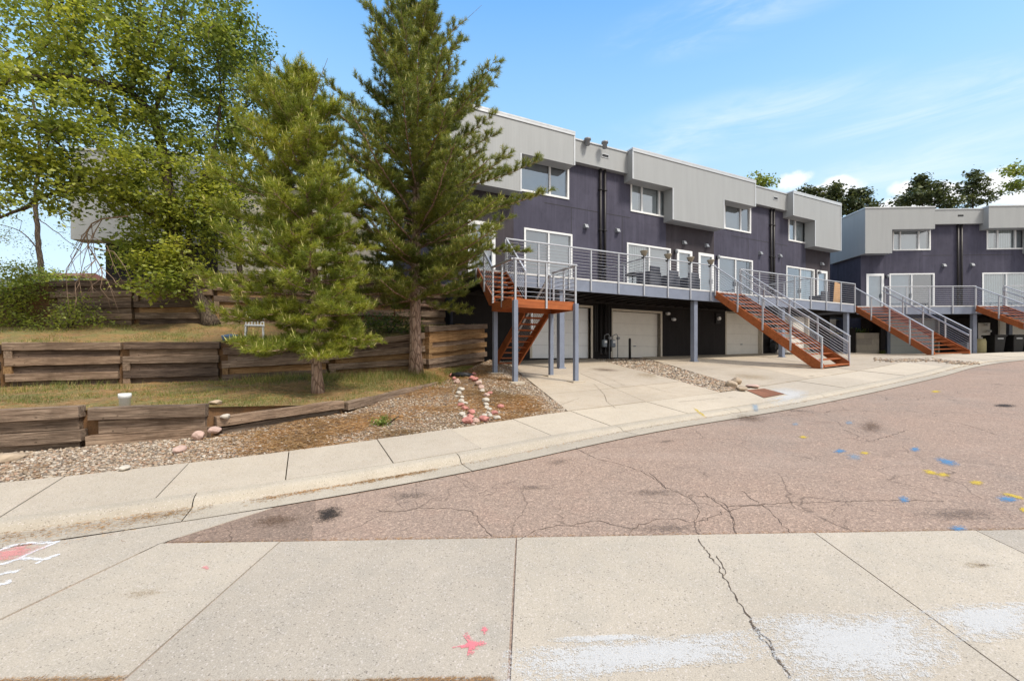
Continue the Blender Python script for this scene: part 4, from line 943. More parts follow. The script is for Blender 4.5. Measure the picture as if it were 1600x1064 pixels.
# L-shaped stair with a landing at the left end
LS0, LS1, LN0, LN1 = -7.9, -5.96, 4.35, 5.6
LZ = CAMZ+(556-474)/700*(20.4-.4472*6.0-.8944*5.6)
T = thing('wooden_stair', 'red-stained stair with a landing on blue posts, beside the tall pine', 'stair', A(-6.9, 5, hz(*A(-6.9, 5, 0).xy)), A.a, 'red-stained outdoor stairs')
c = MB(A); c.box((LS0, LS1), (LN0, LN1), (LZ-.06, LZ)); c.build('landing_platform', M['stain'], T)
c = MB(A); c.box((LS0, LS1), (LN1+.001, LN1+.05), (LZ-.2, LZ+.03)); c.build('landing_beam', M['stain'], T)
c = MB(A); c.box((LS1+.001, LS1+.05), (LN0, LN1+.05), (LZ-.2, LZ+.03)); c.box((LS0-.05, LS0-.001), (LN0, LN1+.05), (LZ-.2, LZ+.03)); c.box((LS0, LS1), (LN0-.05, LN0-.001), (LZ-.2, LZ-.0)); c.build('landing_beam', M['stain'], T)
for s, n in ((LS0+.02, LN1+.1), (LS1-.0, LN1+.1), (LS1-.02, LN0+.05), (LS0+.1, LN0-.1)):
    p = A(s, n, 0); z = hz(p.x, p.y); q = MB(A); q.box((s-.06, s+.06), (n-.06, n+.06), (z-.05, LZ-.02 if n > 5 else LZ-.2)); q.build('landing_post', M['deckblue'], T, bevel=.006)
    q = MB(A); q.box((s-.2, s+.2), (n-.18, n+.18), (z-.05, z+.03)); q.build('footing', M['walk'], T, bevel=.01)
stairs(T, A(ST1[0], NE+.02, ZD), A(ST1[1], NE+.02, ZD), A(ST1[0], LN0-.03, LZ), A(ST1[1], LN0-.03, LZ), 7, nposts=2, rails=(1,1), sunk=.25)
zl = hz(*A(-6.4, 1.9, 0).xy)
stairs(T, A(-6.85, LN0-.05, LZ-.02), A(-6.0, LN0-.05, LZ-.02), A(-6.85, 1.95, zl), A(-6.0, 1.95, zl), 10, nposts=2, rails=(0,1), sunk=.25)
rail(T, A(LS0, LN1+.07, LZ), A(LS1+.05, LN1+.07, LZ), [.02,.5,.98], low=.2, cables=8)
rail(T, A(LS1+.06, LN1+.05, LZ), A(LS1+.06, LN0, LZ), [.5,.95], low=.15, cables=8)
rail(T, A(LS0-.03, LN1+.05, LZ), A(LS0-.03, LN0, LZ), [.5], low=.15, cables=8)
# deck of the second block
D2 = thing('deck', 'blue-grey balcony deck with cable railing on the block facing the camera', 'deck', B(3, 2, 4.3), B.a)
nE2 = 4.15
c = MB(B); c.box((-3.4, BX1-8), (.03, nE2-.06), (ZD-.1, ZD)); c.build('deck_platform', M['decktop'], D2)
xs0 = on(B, 1380, 480, nE2)[0]; xs1 = on(B, 1524, 478, nE2)[0]; xs2 = on(B, 1567, 478, nE2)[0]
MB(B).box((xs0-1.4, BX1-8), (nE2-.055, nE2), (4.3, ZD-.05)).build('fascia_beam', M['deckblue'], D2)
MB(B).box((xs0-1.4, BX1-8), (nE2-.058, nE2+.012), (ZD-.048, ZD+.012)).build('deck_edge', M['deckwhite'], D2)
c = MB(B); x = -3
while x < BX1-8: c.box((x-.03, x+.03), (.03, nE2-.08), (ZD-.36, ZD-.102)); x += .6
c.build('joist', M['duct'], D2)
for px, n in ((1387,.35), (1521, nE2-.2), (1577, .4)):
    s = on(B, px, 530, n)[0]; p = B(s, n, 0); z = hz(p.x, p.y); q = MB(B); q.box((s-.1, s+.1), (n-.1, n+.1), (z-.05, 4.3)); q.build('support_post', M['deckblue'], D2, bevel=.006)
rail(D2, B(xs0, nE2, ZD), B(xs1, nE2, ZD), [0,.25,.5,.75,1], face=B(0,.03,0)-B(0,0,0))
rail(D2, B(xs2, nE2, ZD), B(BX1-8, nE2, ZD), [i/9 for i in range(10)], face=B(0,.03,0)-B(0,0,0))
x0 = on(B, 1336, 477, nE2)[0]; x1 = xs0
nb = 9.1
zz = [hz(*B(x, nb, 0).xy) for x in (x0, x1)]
T = thing('wooden_stair', 'red-stained straight stair descending at the joint between the two decks', 'stair', B((x0+x1)/2, nb, zz[0]), B.a, 'red-stained outdoor stairs')
stairs(T, B(x0, nE2+.02, ZD), B(x1, nE2+.02, ZD), B(x0, nb, zz[0]), B(x1, nb, zz[1]), 15, double=True)
nb2 = 9.2; zz = [hz(*B(x, nb2, 0).xy) for x in (xs1, xs2)]
T = thing('wooden_stair', 'red-stained straight stair at the right edge, running out of the picture above the bins', 'stair', B((xs1+xs2)/2, nb2, zz[0]), B.a, 'red-stained outdoor stairs')
stairs(T, B(xs1, nE2+.02, ZD), B(xs2, nE2+.02, ZD), B(xs1, nb2, zz[0]), B(xs2, nb2, zz[1]), 15, double=True)
# ================================================================== TIMBER RETAINING WALLS
def timber(par, p, q, h, d, mat, ins=0.0):
    """one sawn timber from p to q (outer bottom edge), as its own object lying along its local x"""
    p, q = V(p), V(q); L = (q-p).length; dx = (q-p).normalized()
    ang = math.atan2(dx.y, dx.x); pit = math.asin(max(-1, min(1, dx.z)))
    n = 8; P = []
    for i in range(n+1):
        x = L*i/n; w = [random.uniform(-.006, .006) for _ in range(4)]
        if i in (0, n): x += random.uniform(-.02, .02)
        P += [V((x, w[0], w[1])), V((x, d+w[0], w[1])), V((x, d+w[2], h+w[3])), V((x, w[2]*1.3, h+w[3]))]
    F = [(i*4+j, i*4+(j+1) % 4, (i+1)*4+(j+1) % 4, (i+1)*4+j) for i in range(n) for j in range(4)]+[(3,2,1,0),(n*4,n*4+1,n*4+2,n*4+3)]
    F = [f[::-1] for f in F]
    me = bpy.data.meshes.new('timber'); me.from_pydata(P, [], F); me.materials.append(M[mat]); me.update()
    o = bpy.data.objects.new('timber', me); COL.objects.link(o)
    wm = Matrix.Translation(p) @ Matrix.Rotation(ang, 4, 'Z') @ Matrix.Rotation(-pit+random.uniform(-.004,.004), 4, 'Y') @ Matrix.Translation((0, ins, 0))
    o.parent = par; o.matrix_basis = wmat(par).inverted() @ wm
    b = o.modifiers.new('bevel', 'BEVEL'); b.width = .009; b.segments = 2; b.limit_method = 'ANGLE'
    return o
def twall(label, segs, mats=('timber_dark','timber'), cat='retaining wall'):
    p = segs[0][0]; T = thing('timber_retaining_wall', label, cat, V((p[0], p[1], segs[0][2])), 0)
    for (p, q, z0, z1, t0, t1, n) in segs:
        d = (V(q)-V(p)).normalized(); nrm = V((d.y, -d.x))
        for i in range(n):
            k = n-1-i; a = z0-.04+(t0-z0+.04)*i/n; b = z1-.04+(t1-z1+.04)*i/n; h = ((t0-z0)+(t1-z1))/2/n*1.02+.008
            out = k % 2 == 0
            off = -.0 if out else .075
            e = random.uniform(.0, .05) if out else random.uniform(.05, .16)
            m = mats[0] if random.random() < .5 else mats[1]
            if not out and random.random() < .3: m = 'timber_raw'
            P = V((p[0]+d.x*e, p[1]+d.y*e, a)); Q = V((q[0]-d.x*e*.5, q[1]-d.y*e*.5, b))
            timber(T, P, Q, h, .19, m, off)
            if not out and random.random() < .55:              # butt ends of the tie-backs
                for e_ in (.02,):
                    s = P-V((d.x*e, d.y*e, 0))+V((d.x, d.y, 0))*e_; timber(T, s+V((-nrm.x*.3, -nrm.y*.3, 0)), s+V((nrm.x*.0, nrm.y*.0, 0)), h*.95, .14, 'timber_raw' if random.random() < .5 else mats[1])
    return T
def lerp2(p, q, t): return (p[0]+(q[0]-p[0])*t, p[1]+(q[1]-p[1])*t)
twall('low weathered timber wall along the gravel at the left edge, two brown sections', [((-12.2,4.75),(-9.3,5.68),.3,.5,.95,1.18,4), ((-9.28,5.7),(-6.32,6.57),.5,.62,1.2,1.25,4), ((-6.3,6.6),(-4.8,7.05),.66,.72,1.25,1.23,3)], ('timber','timber'))
twall('two-timber kerb wall climbing the gravel from the pink stones to the tall pine', [((-4.72,7.08),(-3.2,8.62),.72,.9,1.06,1.13,2), ((-3.17,8.66),(-1.95,12.0),.98,1.18,1.14,1.32,1)], ('timber','timber'))
twall('dark middle timber wall of alternating courses below the big leafy tree', [((-20,5.5),(-11.45,10.0),.7,1.25,1.7,2.25,6), ((-11.42,10.02),(-9.45,10.8),1.27,1.32,2.3,2.33,6), ((-9.43,10.82),(-7.52,11.52),1.32,1.36,2.33,2.36,6), ((-7.5,11.55),(-5.0,12.2),1.38,1.5,2.2,2.32,5), ((-4.98,12.22),(-2.5,13.0),1.5,1.6,2.32,2.68,6)])
twall('warm brown timber wall section ending at the blue stair posts', [((-2.42,13.05),(-.85,15.55),1.62,1.86,2.86,3.1,8)], ('timber','timber_raw'))
twall('blackened upper timber wall on the hill below the dark building', [((-13.9,13.45),(-11.5,13.55),2.93,2.98,4.25,4.3,8), ((-11.48,13.57),(-9.2,13.7),2.98,3.0,4.35,4.4,8), ((-9.18,13.75),(-6.5,15.2),3.0,3.05,4.55,4.6,9), ((-6.48,15.22),(-4.3,16.3),3.05,3.1,4.7,4.8,9), ((-4.28,16.32),(-2.5,17.0),3.1,3.15,4.75,4.7,9)])
# ================================================================== TREES
def unit(v): return v/np.maximum(np.linalg.norm(v, axis=-1, keepdims=True), 1e-9)
def needles(C, Ax, per, ln, wd, g, spread=(.45, 1.15), axl=.14):
    """tufts of needles: centres C, axes Ax"""
    n = len(C); C = np.repeat(C, per, 0); Ax = np.repeat(unit(Ax), per, 0); m = len(C)
    r = unit(np.cross(Ax, g.normal(size=(m,3)))); th = g.uniform(*spread, m)[:,None]
    d = Ax*np.cos(th)+r*np.sin(th); p = C+Ax*(g.uniform(-axl*.6, axl*.4, m)[:,None])
    s = unit(np.cross(d, g.normal(size=(m,3))))*wd
    L = (ln*g.uniform(.75, 1.15, m))[:,None]
    return np.stack([p-s, p+s, p+d*L], 1).reshape(-1,3)
def pine(name, label, base, H, crown0, R, seed, nmat, r0=.14, whorl=.21, per=30, nl=.12, nw=.0055, lean=(0,0), ntw=1.0, top_x=0, e0=(.05,.75), cpb=6, group=None):
    g = np.random.default_rng(seed); rd = random.Random(seed)
    T = thing(name, label, 'pine tree', base, 0, group)
    N = 16; tp = []
    for i in range(N+1):
        t = i/N; tp.append(base+V((lean[0]*t+.05*math.sin(t*7+seed), lean[1]*t+.05*math.cos(t*6), H*t)))
    tr = [r0*max(.07, (1-t)**.85)*(1+.3*math.exp(-t*45)) for t in [i/N for i in range(N+1)]]
    mb = MB(); mb.tube(tp, tr, 12)
    def on_t(t): k = min(int(t*N), N-1); return tp[k].lerp(tp[k+1], t*N-k)
    C, D, CA = [], [], []
    z = crown0; ph = rd.uniform(0, 6)
    while z < .985:
        for b in range(cpb if z < .9 else 4):
            ph += 2.39996+rd.uniform(-.3, .3)
            L = R(z, math.cos(ph))*rd.uniform(.62, 1.08)*(1+.1*math.sin(ph*3+z*21+seed))
            if rd.random() < .08: L *= 1.08
            zz = min(z+rd.uniform(-.4, .4)*whorl/H, .99); p = on_t(zz)
            e = e0[0]+(e0[1]-e0[0])*max(0, (zz-crown0)/(1-crown0))**1.2+rd.uniform(-.15, .15)
            h = V((math.cos(ph), math.sin(ph), 0)); pts = [p]; seg = max(7, int(L/.2)); a = e
            for s in range(seg):
                a += (rd.uniform(-.02, .08)+(.05 if s > seg*.55 else -.02))*6/seg; h2 = (h+V((rd.uniform(-.14,.14), rd.uniform(-.14,.14), 0))).normalized()
                pts.append(pts[-1]+(h2*math.cos(a)+V((0,0,math.sin(a))))*L/seg)
            rb = max(.007, tr[min(int(zz*N), N)]*.28*min(1, L/1.4+.2))
            mb.tube(pts, [rb*(1-.8*i/seg) for i in range(seg+1)], 5, cap=False)
            k0 = 2 if L > .7 else 1
            for i in range(k0, seg+1):
                q = pts[i]; dr = (pts[i]-pts[i-1]).normalized()
                nt_ = 2 if i == seg else rd.choice((3,4,4) if L > .8 else (2,3))
                for w in range(max(1, int(round(nt_*ntw)))):
                    if i == seg and w == 0: ax = dr; l = .06
                    else:
                        sgn = 1 if w % 2 else -1
                        ax = (dr*rd.uniform(.35, .8)+V((-dr.y, dr.x, 0))*sgn*rd.uniform(.5, 1)+V((0,0,rd.uniform(-.05, .75)))).normalized(); l = rd.uniform(.1, .36)*min(1, .35+L*.5)*(1.25-.6*i/seg)
                    e_ = q+ax*l
                    if l > .1: mb.tube([q, q.lerp(e_, .5)+V((0,0,-.01)), e_], [.005,.004,.003], 4, cap=False)
                    up = (ax+V((0,0,.45))).normalized()
                    C.append(e_); D.append(up)
                    if l > .12: C.append(q.lerp(e_, .55)); D.append(ax)
                    if l > .24: C.append(q.lerp(e_, .28)); D.append(ax)
                    if l > .2:
                        for sg in (-1, 1):
                            a2 = (ax*.7+V((-ax.y, ax.x, rd.uniform(0, .6)))*sg*.6).normalized(); C.append(e_+a2*rd.uniform(.06,.13)-ax*.05); D.append((a2+V((0,0,.35))).normalized())
                    if rd.random() < .5: CA.append((e_+up*.05, (up+V((0,0,.8))).normalized(), rd.uniform(.07, .15)))
        z += whorl/H*rd.uniform(.8, 1.2)
    for i in range(22):                                        # bare dead twigs low on the trunk and a few near the top
        zz = rd.uniform(crown0*.75, crown0+.16) if i < 16 else rd.uniform(.8, .97); p = on_t(zz); a = rd.uniform(0, 6.28); L = rd.uniform(.4, 1.2) if i < 16 else R(zz, math.cos(a))*1.15
        h = V((math.cos(a), math.sin(a), rd.uniform(-.3, .2) if i < 16 else .9)); q1 = p+h*L*.5+V((0,0,.03)); q2 = p+h*L+V((rd.uniform(-.1,.1), 0, rd.uniform(-.15,.1)))
        mb.tube([p, q1, q2], [.011,.008,.003], 4, cap=False)
        for k in range(2): mb.tube([q1, q1+V((rd.uniform(-.25,.25), rd.uniform(-.25,.25), rd.uniform(-.15,.2)))], [.005,.002], 3, cap=False)
    mb.build('trunk', M['pinebark'], T, smooth=True)
    C = np.array([tuple(c) for c in C]); D = np.array([tuple(c) for c in D])
    vv = needles(C, D, per, nl, nw, g)
    cv_, ci = [], 0
    for p, d, l in CA:
        x = d.orthogonal().normalized(); y = d.cross(x)
        for a in (0, 2.1, 4.2):
            q0 = p+(x*math.cos(a)+y*math.sin(a))*.011; q1 = p+(x*math.cos(a+2.1)+y*math.sin(a+2.1))*.011; cv_ += [tuple(q0), tuple(q1), tuple(p+d*l)]
    allv = np.concatenate([vv, np.array(cv_).reshape(-1,3)]) if cv_ else vv
    nf = len(allv)//3; mi = np.zeros(nf, int); mi[len(vv)//3:] = 1
    np_obj('crown', allv, 3, nf, [M[nmat], M['candle']], T, mi=mi)
    return T
def interp(tab, x):
    for (a, va), (b, vb) in zip(tab, tab[1:]):
        if x <= b: return va+(vb-va)*max(0, (x-a))/(b-a)
    return tab[-1][1]
def lr(tabL, tabR):
    return lambda t, c: (interp(tabL, t)*(1-c)/2+interp(tabR, t)*(1+c)/2)
b1 = gat(499, 614); b1.z -= .05
pine('pine_tree', 'shorter bright-green pine with low drooping branches, growing on the lower grass terrace', b1, 7.1, .15,
     lr([(0,2.0),(.15,2.2),(.25,2.25),(.4,2.1),(.6,1.85),(.78,1.4),(.92,.7),(1,.25)], [(0,1.1),(.15,1.25),(.22,1.3),(.4,1.2),(.6,1.15),(.8,1.05),(.93,.55),(1,.2)]), 11, 'needle', r0=.115, lean=(-.45,.1), ntw=1.1, e0=(-.22,.9))
b2 = gat(652, 584); b2.z -= .05
pine('pine_tree', 'tallest dark-green pine with a bare lower trunk, right in front of the townhouse corner', b2, 10.5, .2,
     lr([(0,2.2),(.22,2.8),(.4,2.9),(.6,2.5),(.75,1.75),(.88,1.35),(.96,.8),(1,.3)], [(0,1.9),(.2,2.4),(.3,3.1),(.42,3.65),(.56,3.2),(.68,2.5),(.8,1.75),(.92,1.15),(1,.4)]), 23, 'needle2', r0=.175, whorl=.28, cpb=6, per=30, nl=.125, nw=.006, lean=(-.15,.1), ntw=1.0, e0=(.0,.85))
def leafy(T, limbs, ells, mats, seed, per=60, lsz=(.045,.085), sig=.24, kb=7, bark='bark', droop=.25, twig=(.012,.004), ncl=None):
    """limbs: hand-set polylines [(points, r0, r1)]; ells: (centre, radii, clusters, material index) filled with leafy twigs grown from the nearest wood"""
    g = np.random.default_rng(seed); mb = MB(); nodes = []
    for pts, ra, rb in limbs:
        pts = [V(p) for p in pts]
        sm = []
        for i in range(len(pts)-1):
            a, b, c, d = pts[max(i-1,0)], pts[i], pts[i+1], pts[min(i+2,len(pts)-1)]
            k = max(2, int((c-b).length/.22))
            for j in range(k):
                t = j/k; sm.append(.5*((2*b)+(c-a)*t+(2*a-5*b+4*c-d)*t*t+(3*b-a-3*c+d)*t**3))
        sm.append(pts[-1]); n = len(sm)
        sm = [p+V(g.normal(0, .012, 3)) if 0 < i < n-1 else p for i, p in enumerate(sm)]
        mb.tube(sm, [ra+(rb-ra)*i/(n-1) for i in range(n)], kb, cap=True); nodes += [tuple(p) for p in sm]
    nodes = np.array(nodes); cl = []
    for c, r, n, mi in ells:
        d = unit(g.normal(size=(n,3)))*(g.uniform(.15, 1, n)**.45)[:,None]
        for p in np.array(c)+d*np.array(r): cl.append((p, mi))
    cp = np.array([c[0] for c in cl]); dist = np.array([np.min(np.linalg.norm(nodes-p, axis=1)) for p in cp]); order = np.argsort(dist)
    LV = []; LM = []
    for i in order:
        p, mi = cl[i]; dd = np.linalg.norm(nodes-p, axis=1); k = int(np.argmin(dd+g.uniform(0, .12, len(dd)))); s = nodes[k]; L = dd[k]
        n = max(3, int(L/.16)); mid = (s+p)/2+g.normal(0, .1, 3)*L+np.array([0,0,.12*L]); tt = np.linspace(0, 1, n+1)[:,None]
        path = (1-tt)**2*s+2*tt*(1-tt)*mid+tt**2*p
        ra = min(.03, twig[0]*(.6+L*.8)); mb.tube([V(q) for q in path], [ra+(twig[1]-ra)*j/n for j in range(n+1)], 4, cap=False)
        nodes = np.concatenate([nodes, path[1:]])
        m = int(per*g.uniform(.6, 1.3)); t = g.uniform(.35, 1.15, m); t2 = np.minimum(t, 1)[:,None]
        q = (1-t2)**2*s+2*t2*(1-t2)*mid+t2**2*p+g.normal(0, sig, (m,3))*np.array([1,1,.62])
        ax = unit(g.normal(size=(m,3))*np.array([1,1,.5])-np.array([0,0,droop])); nr = unit(g.normal(size=(m,3))*.55+np.array([0,0,.8])); sd_ = unit(np.cross(ax, nr))
        l = g.uniform(lsz[0], lsz[1], m)[:,None]; w = l*g.uniform(.26, .42, m)[:,None]
        up = np.cross(sd_, ax)*w*.35
        LV.append(np.stack([q, q+ax*l*.5+sd_*w+up, q+ax*l, q+ax*l*.5-sd_*w+up], 1).reshape(-1,3)); LM += [mi]*m
    mb.build('trunk', M[bark], T, smooth=True)
    LV = np.concatenate(LV); np_obj('crown', LV, 4, len(LV)//4, [M[m] for m in mats], T, mi=LM)
    return T
def E_(px, py, y, rx, ry, n, mi=0, dy=None):
    c = at(px, py, y); k = y/700; return (tuple(c), (rx*k, (dy if dy else rx*k*.8), ry*k), n, mi)
tb = gat(333, 506); Yt = tb.y
T = thing('leafy_tree', 'big spreading leafy tree with a leaning brown trunk on the upper terrace', 'tree', tb, 0)
trunk = [tb-V((0,0,.1)), at(318,478,Yt), at(299,450,Yt-.1), at(283,415,Yt-.2), at(270,340,Yt-.3), at(256,250,Yt-.5), at(240,180,Yt-.6)]
limbs = [(trunk, .25, .11), ([at(300,452,Yt-.1), at(307,420,Yt), at(296,388,Yt), at(300,330,Yt+.1), at(330,250,Yt+.2), at(345,150,Yt+.2), at(335,60,Yt)], .1, .02),
 ([at(240,180,Yt-.6), at(203,143,Yt-1), at(169,135,Yt-1.5), at(90,118,Yt-2.4), at(0,130,Yt-3), at(-90,120,Yt-3.2)], .1, .03),
 ([at(206,145,Yt-1), at(214,94,Yt-1), at(220,0,Yt-1), at(224,-90,Yt-1)], .06, .012), ([at(210,110,Yt-1), at(245,60,Yt-.8), at(262,-30,Yt-.7)], .04, .01),
 ([at(240,180,Yt-.6), at(268,110,Yt-.3), at(285,20,Yt), at(290,-60,Yt)], .07, .015),
 ([at(275,370,Yt-.25), at(240,338,Yt-.7), at(188,305,Yt-1.2), at(131,278,Yt-1.8), at(86,300,Yt-2.2), at(0,340,Yt-2.8), at(-60,345,Yt-3)], .085, .02),
 ([at(131,278,Yt-1.8), at(90,225,Yt-2.2), at(30,180,Yt-2.6)], .04, .01), ([at(169,135,Yt-1.5), at(120,60,Yt-2), at(90,-20,Yt-2.3)], .04, .01),
 ([at(283,415,Yt-.2), at(262,425,Yt-.6), at(235,440,Yt-.9)], .03, .008)]
ells = [E_(255,55,Yt-.8,95,80,75), E_(335,95,Yt+.2,70,85,62), E_(330,205,Yt+.2,75,70,62), E_(225,200,Yt-.6,80,60,55), E_(65,45,Yt-2.4,130,85,95,1), E_(160,120,Yt-1.6,100,75,62,1), E_(40,165,Yt-2.6,120,60,75,1),
        E_(120,245,Yt-2,105,50,65,1), E_(15,255,Yt-2.8,80,50,36,1), E_(275,290,Yt-.6,85,62,80,2), E_(215,340,Yt-.6,60,50,44,2), E_(330,330,Yt-.2,52,65,44,2), E_(250,432,Yt-.9,58,38,34,2), E_(345,395,Yt+.3,30,40,12,2), E_(180,60,Yt-1.5,90,60,40,1), E_(-60,120,Yt-3,90,120,40,1), E_(250,-70,Yt-1,140,60,40), E_(150,295,Yt-1.7,75,38,34,1), E_(60,320,Yt-2.4,70,22,14,1), E_(205,395,Yt-.9,38,30,16,2), E_(285,330,Yt+.3,60,60,26,2), E_(330,30,Yt,60,40,24), E_(280,400,Yt-.9,30,30,10,2)]
ells = [(c_, r_, int(n_*1.12), m_) for c_, r_, n_, m_ in ells]
leafy(T, limbs, ells, ['leafB','leafA','leafA'], 5, per=48, lsz=(.075,.15), sig=.19, twig=(.016,.005))
# dead branch hanging from it
fan = []; rd = random.Random(4)
root = [at(200,338,Yt-1.6), at(160,342,Yt-1.7), at(143,350,Yt-1.75), at(135,365,Yt-1.8), at(138,385,Yt-1.8), at(150,405,Yt-1.8), at(158,418,Yt-1.8)]
mb = MB(); mb.tube(root, [.02,.02,.019,.018,.017,.015,.012], 6)
for i in range(17):
    k = rd.randint(1, 6); p = root[k]; ex, ey = rd.uniform(95, 215), rd.uniform(425, 500); q = at(ex, ey, Yt-1.8+rd.uniform(-.4,.4)); m = p.lerp(q, .45)+V((rd.uniform(-.4,.35), rd.uniform(-.15,.15), rd.uniform(-.15,.3)))
    pts = [p, p.lerp(m, .5)+V((rd.uniform(-.06,.06),0,0)), m, m.lerp(q, .5)+V((rd.uniform(-.06,.06),0,rd.uniform(-.05,.05))), q]; mb.tube(pts, [.011,.009,.008,.006,.003], 5)
    for j in range(2): s = pts[rd.randint(2,3)]; mb.tube([s, s+V((rd.uniform(-.25,.25), rd.uniform(-.1,.1), rd.uniform(-.4,.05)))], [.005,.002], 4)
mb.build('dead_branch', M['twig'], T, smooth=True)
# thin tree at the left edge
tb = gat(66, 500) or V((-13.5, 13, 2.9)); Y2 = tb.y
T = thing('leafy_tree', 'thin dark-trunked tree with sparse low twigs near the left edge', 'tree', tb, 0)
leafy(T, [([tb-V((0,0,.1)), at(66,440,Y2), at(60,380,Y2), at(55,310,Y2), at(62,230,Y2), at(50,150,Y2)], .13, .05), ([at(60,390,Y2), at(30,360,Y2-.3), at(-10,350,Y2-.5)], .03, .01), ([at(57,340,Y2), at(100,372,Y2-.2), at(130,396,Y2-.3)], .025, .008), ([at(56,320,Y2), at(20,330,Y2-.4), at(-20,300,Y2-.6)], .04, .01)],
      [E_(20,395,Y2-.4,45,40,26,0), E_(30,320,Y2-.5,60,40,22,0), E_(110,365,Y2-.3,35,25,8,0), E_(40,220,Y2,70,60,30,0), E_(28,455,Y2-.5,35,28,16,1)], ['leafB','leafA'], 8, per=36)
# slender upright tree behind the shorter pine
Y3 = 15.0; tb = V(at(375,430,Y3)); tb.z = hz(tb.x, tb.y)
T = thing('leafy_tree', 'slender upright tree with airy leaves, rising between the big leafy tree and the pines', 'tree', tb, 0)
leafy(T, [([tb, at(372,330,Y3), at(366,240,Y3), at(383,170,Y3), at(396,95,Y3), at(402,20,Y3)], .1, .012), ([at(366,240,Y3), at(350,150,Y3), at(352,60,Y3)], .05, .01), ([at(383,170,Y3), at(415,130,Y3), at(428,80,Y3)], .03, .008), ([at(369,280,Y3), at(420,220,Y3), at(450,160,Y3)], .04, .008)],
      [E_(392,90,Y3,38,62,34), E_(400,180,Y3,48,50,38), E_(365,130,Y3,35,70,30), E_(440,170,Y3,30,50,22), E_(375,270,Y3,45,60,36), E_(355,40,Y3,20,40,8), E_(380,360,Y3,45,50,20)], ['leafC'], 9, per=44, lsz=(.075,.13), sig=.2)
def shrub(name, label, base, ells, mats, seed, per=60, cat='bush', lsz=(.05,.09), sig=.22, **k):
    T = thing(name, label, cat, base, 0); c = V(ells[0][0])
    leafy(T, [([base-V((0,0,.05)), base.lerp(c, .6), c], .03, .01), ([base+V((.1,0,0)), c+V((.3,0,.1))], .02, .008)], ells, mats, seed, per, lsz, sig, 5, **k); return T
p = at(100,445,21); p.z = hz(p.x, p.y)
shrub('bush', 'yellow-green bush on the hill beyond the thin tree', p, [E_(95,448,21,60,26,60,0), E_(40,455,21,40,20,26,0)], ['leafY'], 31, 60, lsz=(.08,.14))
p = at(28,505,13.2); p.z = hz(p.x, p.y)
shrub('bush', 'bright green shrub at the left edge beside the thin trunk', p, [E_(22,450,13,42,40,52,0), E_(10,490,12.8,35,22,18,0)], ['leafA'], 32, 55)
p = at(105,505,12.8); p.z = hz(p.x, p.y)
shrub('bush', 'low tangle of green weeds at the left end of the blackened wall', p, [E_(112,485,12.8,32,22,22,0), E_(80,505,12.6,45,10,14,0), E_(140,500,12.6,25,10,6,0)], ['leafA'], 33, 40)
p = gat(597, 664); shrub('weed', 'small green weed growing alone in the orange needles', p, [((p.x, p.y, p.z+.06), (.16,.13,.05), 8, 0)], ['leafB'], 34, 40, 'weed', (.03,.06), .06, twig=(.004,.002))
p = gat(625, 505) or V((-3.5, 14, 2.7)); p = V((-3.9, 13.9, hz(-3.9, 13.9)))
shrub('bush', 'dark green undergrowth behind the tall pine trunk', p, [((-3.9,14,p.z+.25),(1.2,.5,.25),40,0)], ['leafC'], 35, 45)

# far trees over the roofs
def far_tree(label, px, py, y, ells, mats, seed, per, lsz, sig, bark='bark', cat='tree', name='tree'):
    c = at(px, py, y); b = V((c.x, c.y, min(hz(c.x, c.y), c.z-3))); T = thing(name, label, cat, b, 0, 'trees beyond the townhouses')
    top = at(px, py-14, y); leafy(T, [([b, b.lerp(c, .6), c, top], .3, .05)], [(c_, r_, int(n_*.62), m_) for c_, r_, n_, m_ in ells], mats, seed, int(per*.66), lsz, sig*.66, 6, bark, twig=(.05,.02)); return T
far_tree('yellowish treetop just showing above the long block roof', 1188,285,42,[E_(1180,283,42,20,12,30), E_(1198,286,42,16,8,18)],['leafB'],41,40,(.18,.3),.45)
far_tree('small dark pine crown right of the white cloud, leftmost above the gap between blocks', 1272,310,48,[E_(1262,298,48,12,9,22), E_(1278,305,48,15,10,22)],['farneedle'],42,44,(.2,.42),.42,name='pine_tree')
far_tree('round dark pine crown above the gap between the two blocks', 1306,312,48,[E_(1304,300,48,17,11,40), E_(1312,318,48,24,16,50), E_(1290,315,48,14,10,20)],['farneedle'],43,44,(.2,.42),.4,name='pine_tree')
far_tree('narrow dark pine above the left corner of the second block', 1342,315,47,[E_(1336,300,47,9,7,18), E_(1344,308,47,18,12,42), E_(1350,322,47,24,12,44), E_(1330,326,47,15,12,24)],['farneedle'],44,44,(.2,.42),.4,name='pine_tree')
far_tree('broad green pine standing left of the open-branched one above the second block', 1442,310,46,[E_(1440,285,46,14,9,30), E_(1448,300,46,30,12,70), E_(1430,312,46,30,9,56), E_(1475,315,46,20,9,34)],['farneedle','needle2'],45,50,(.2,.42),.42,name='pine_tree')
far_tree('open-branched dark pine with see-through layers above the second block', 1520,305,47,[E_(1522,272,47,12,6,18), E_(1515,284,47,24,6,30), E_(1520,296,47,28,6,36), E_(1528,306,47,30,6,34), E_(1512,316,47,34,6,40)],['farneedle'],46,40,(.18,.36),.3,name='pine_tree')
far_tree('light green leafy crown cut off by the right edge', 1612,280,40,[E_(1592,262,40,22,12,30), E_(1600,290,40,32,9,40), E_(1620,275,40,30,22,40)],['leafB'],47,44,(.16,.3),.35)
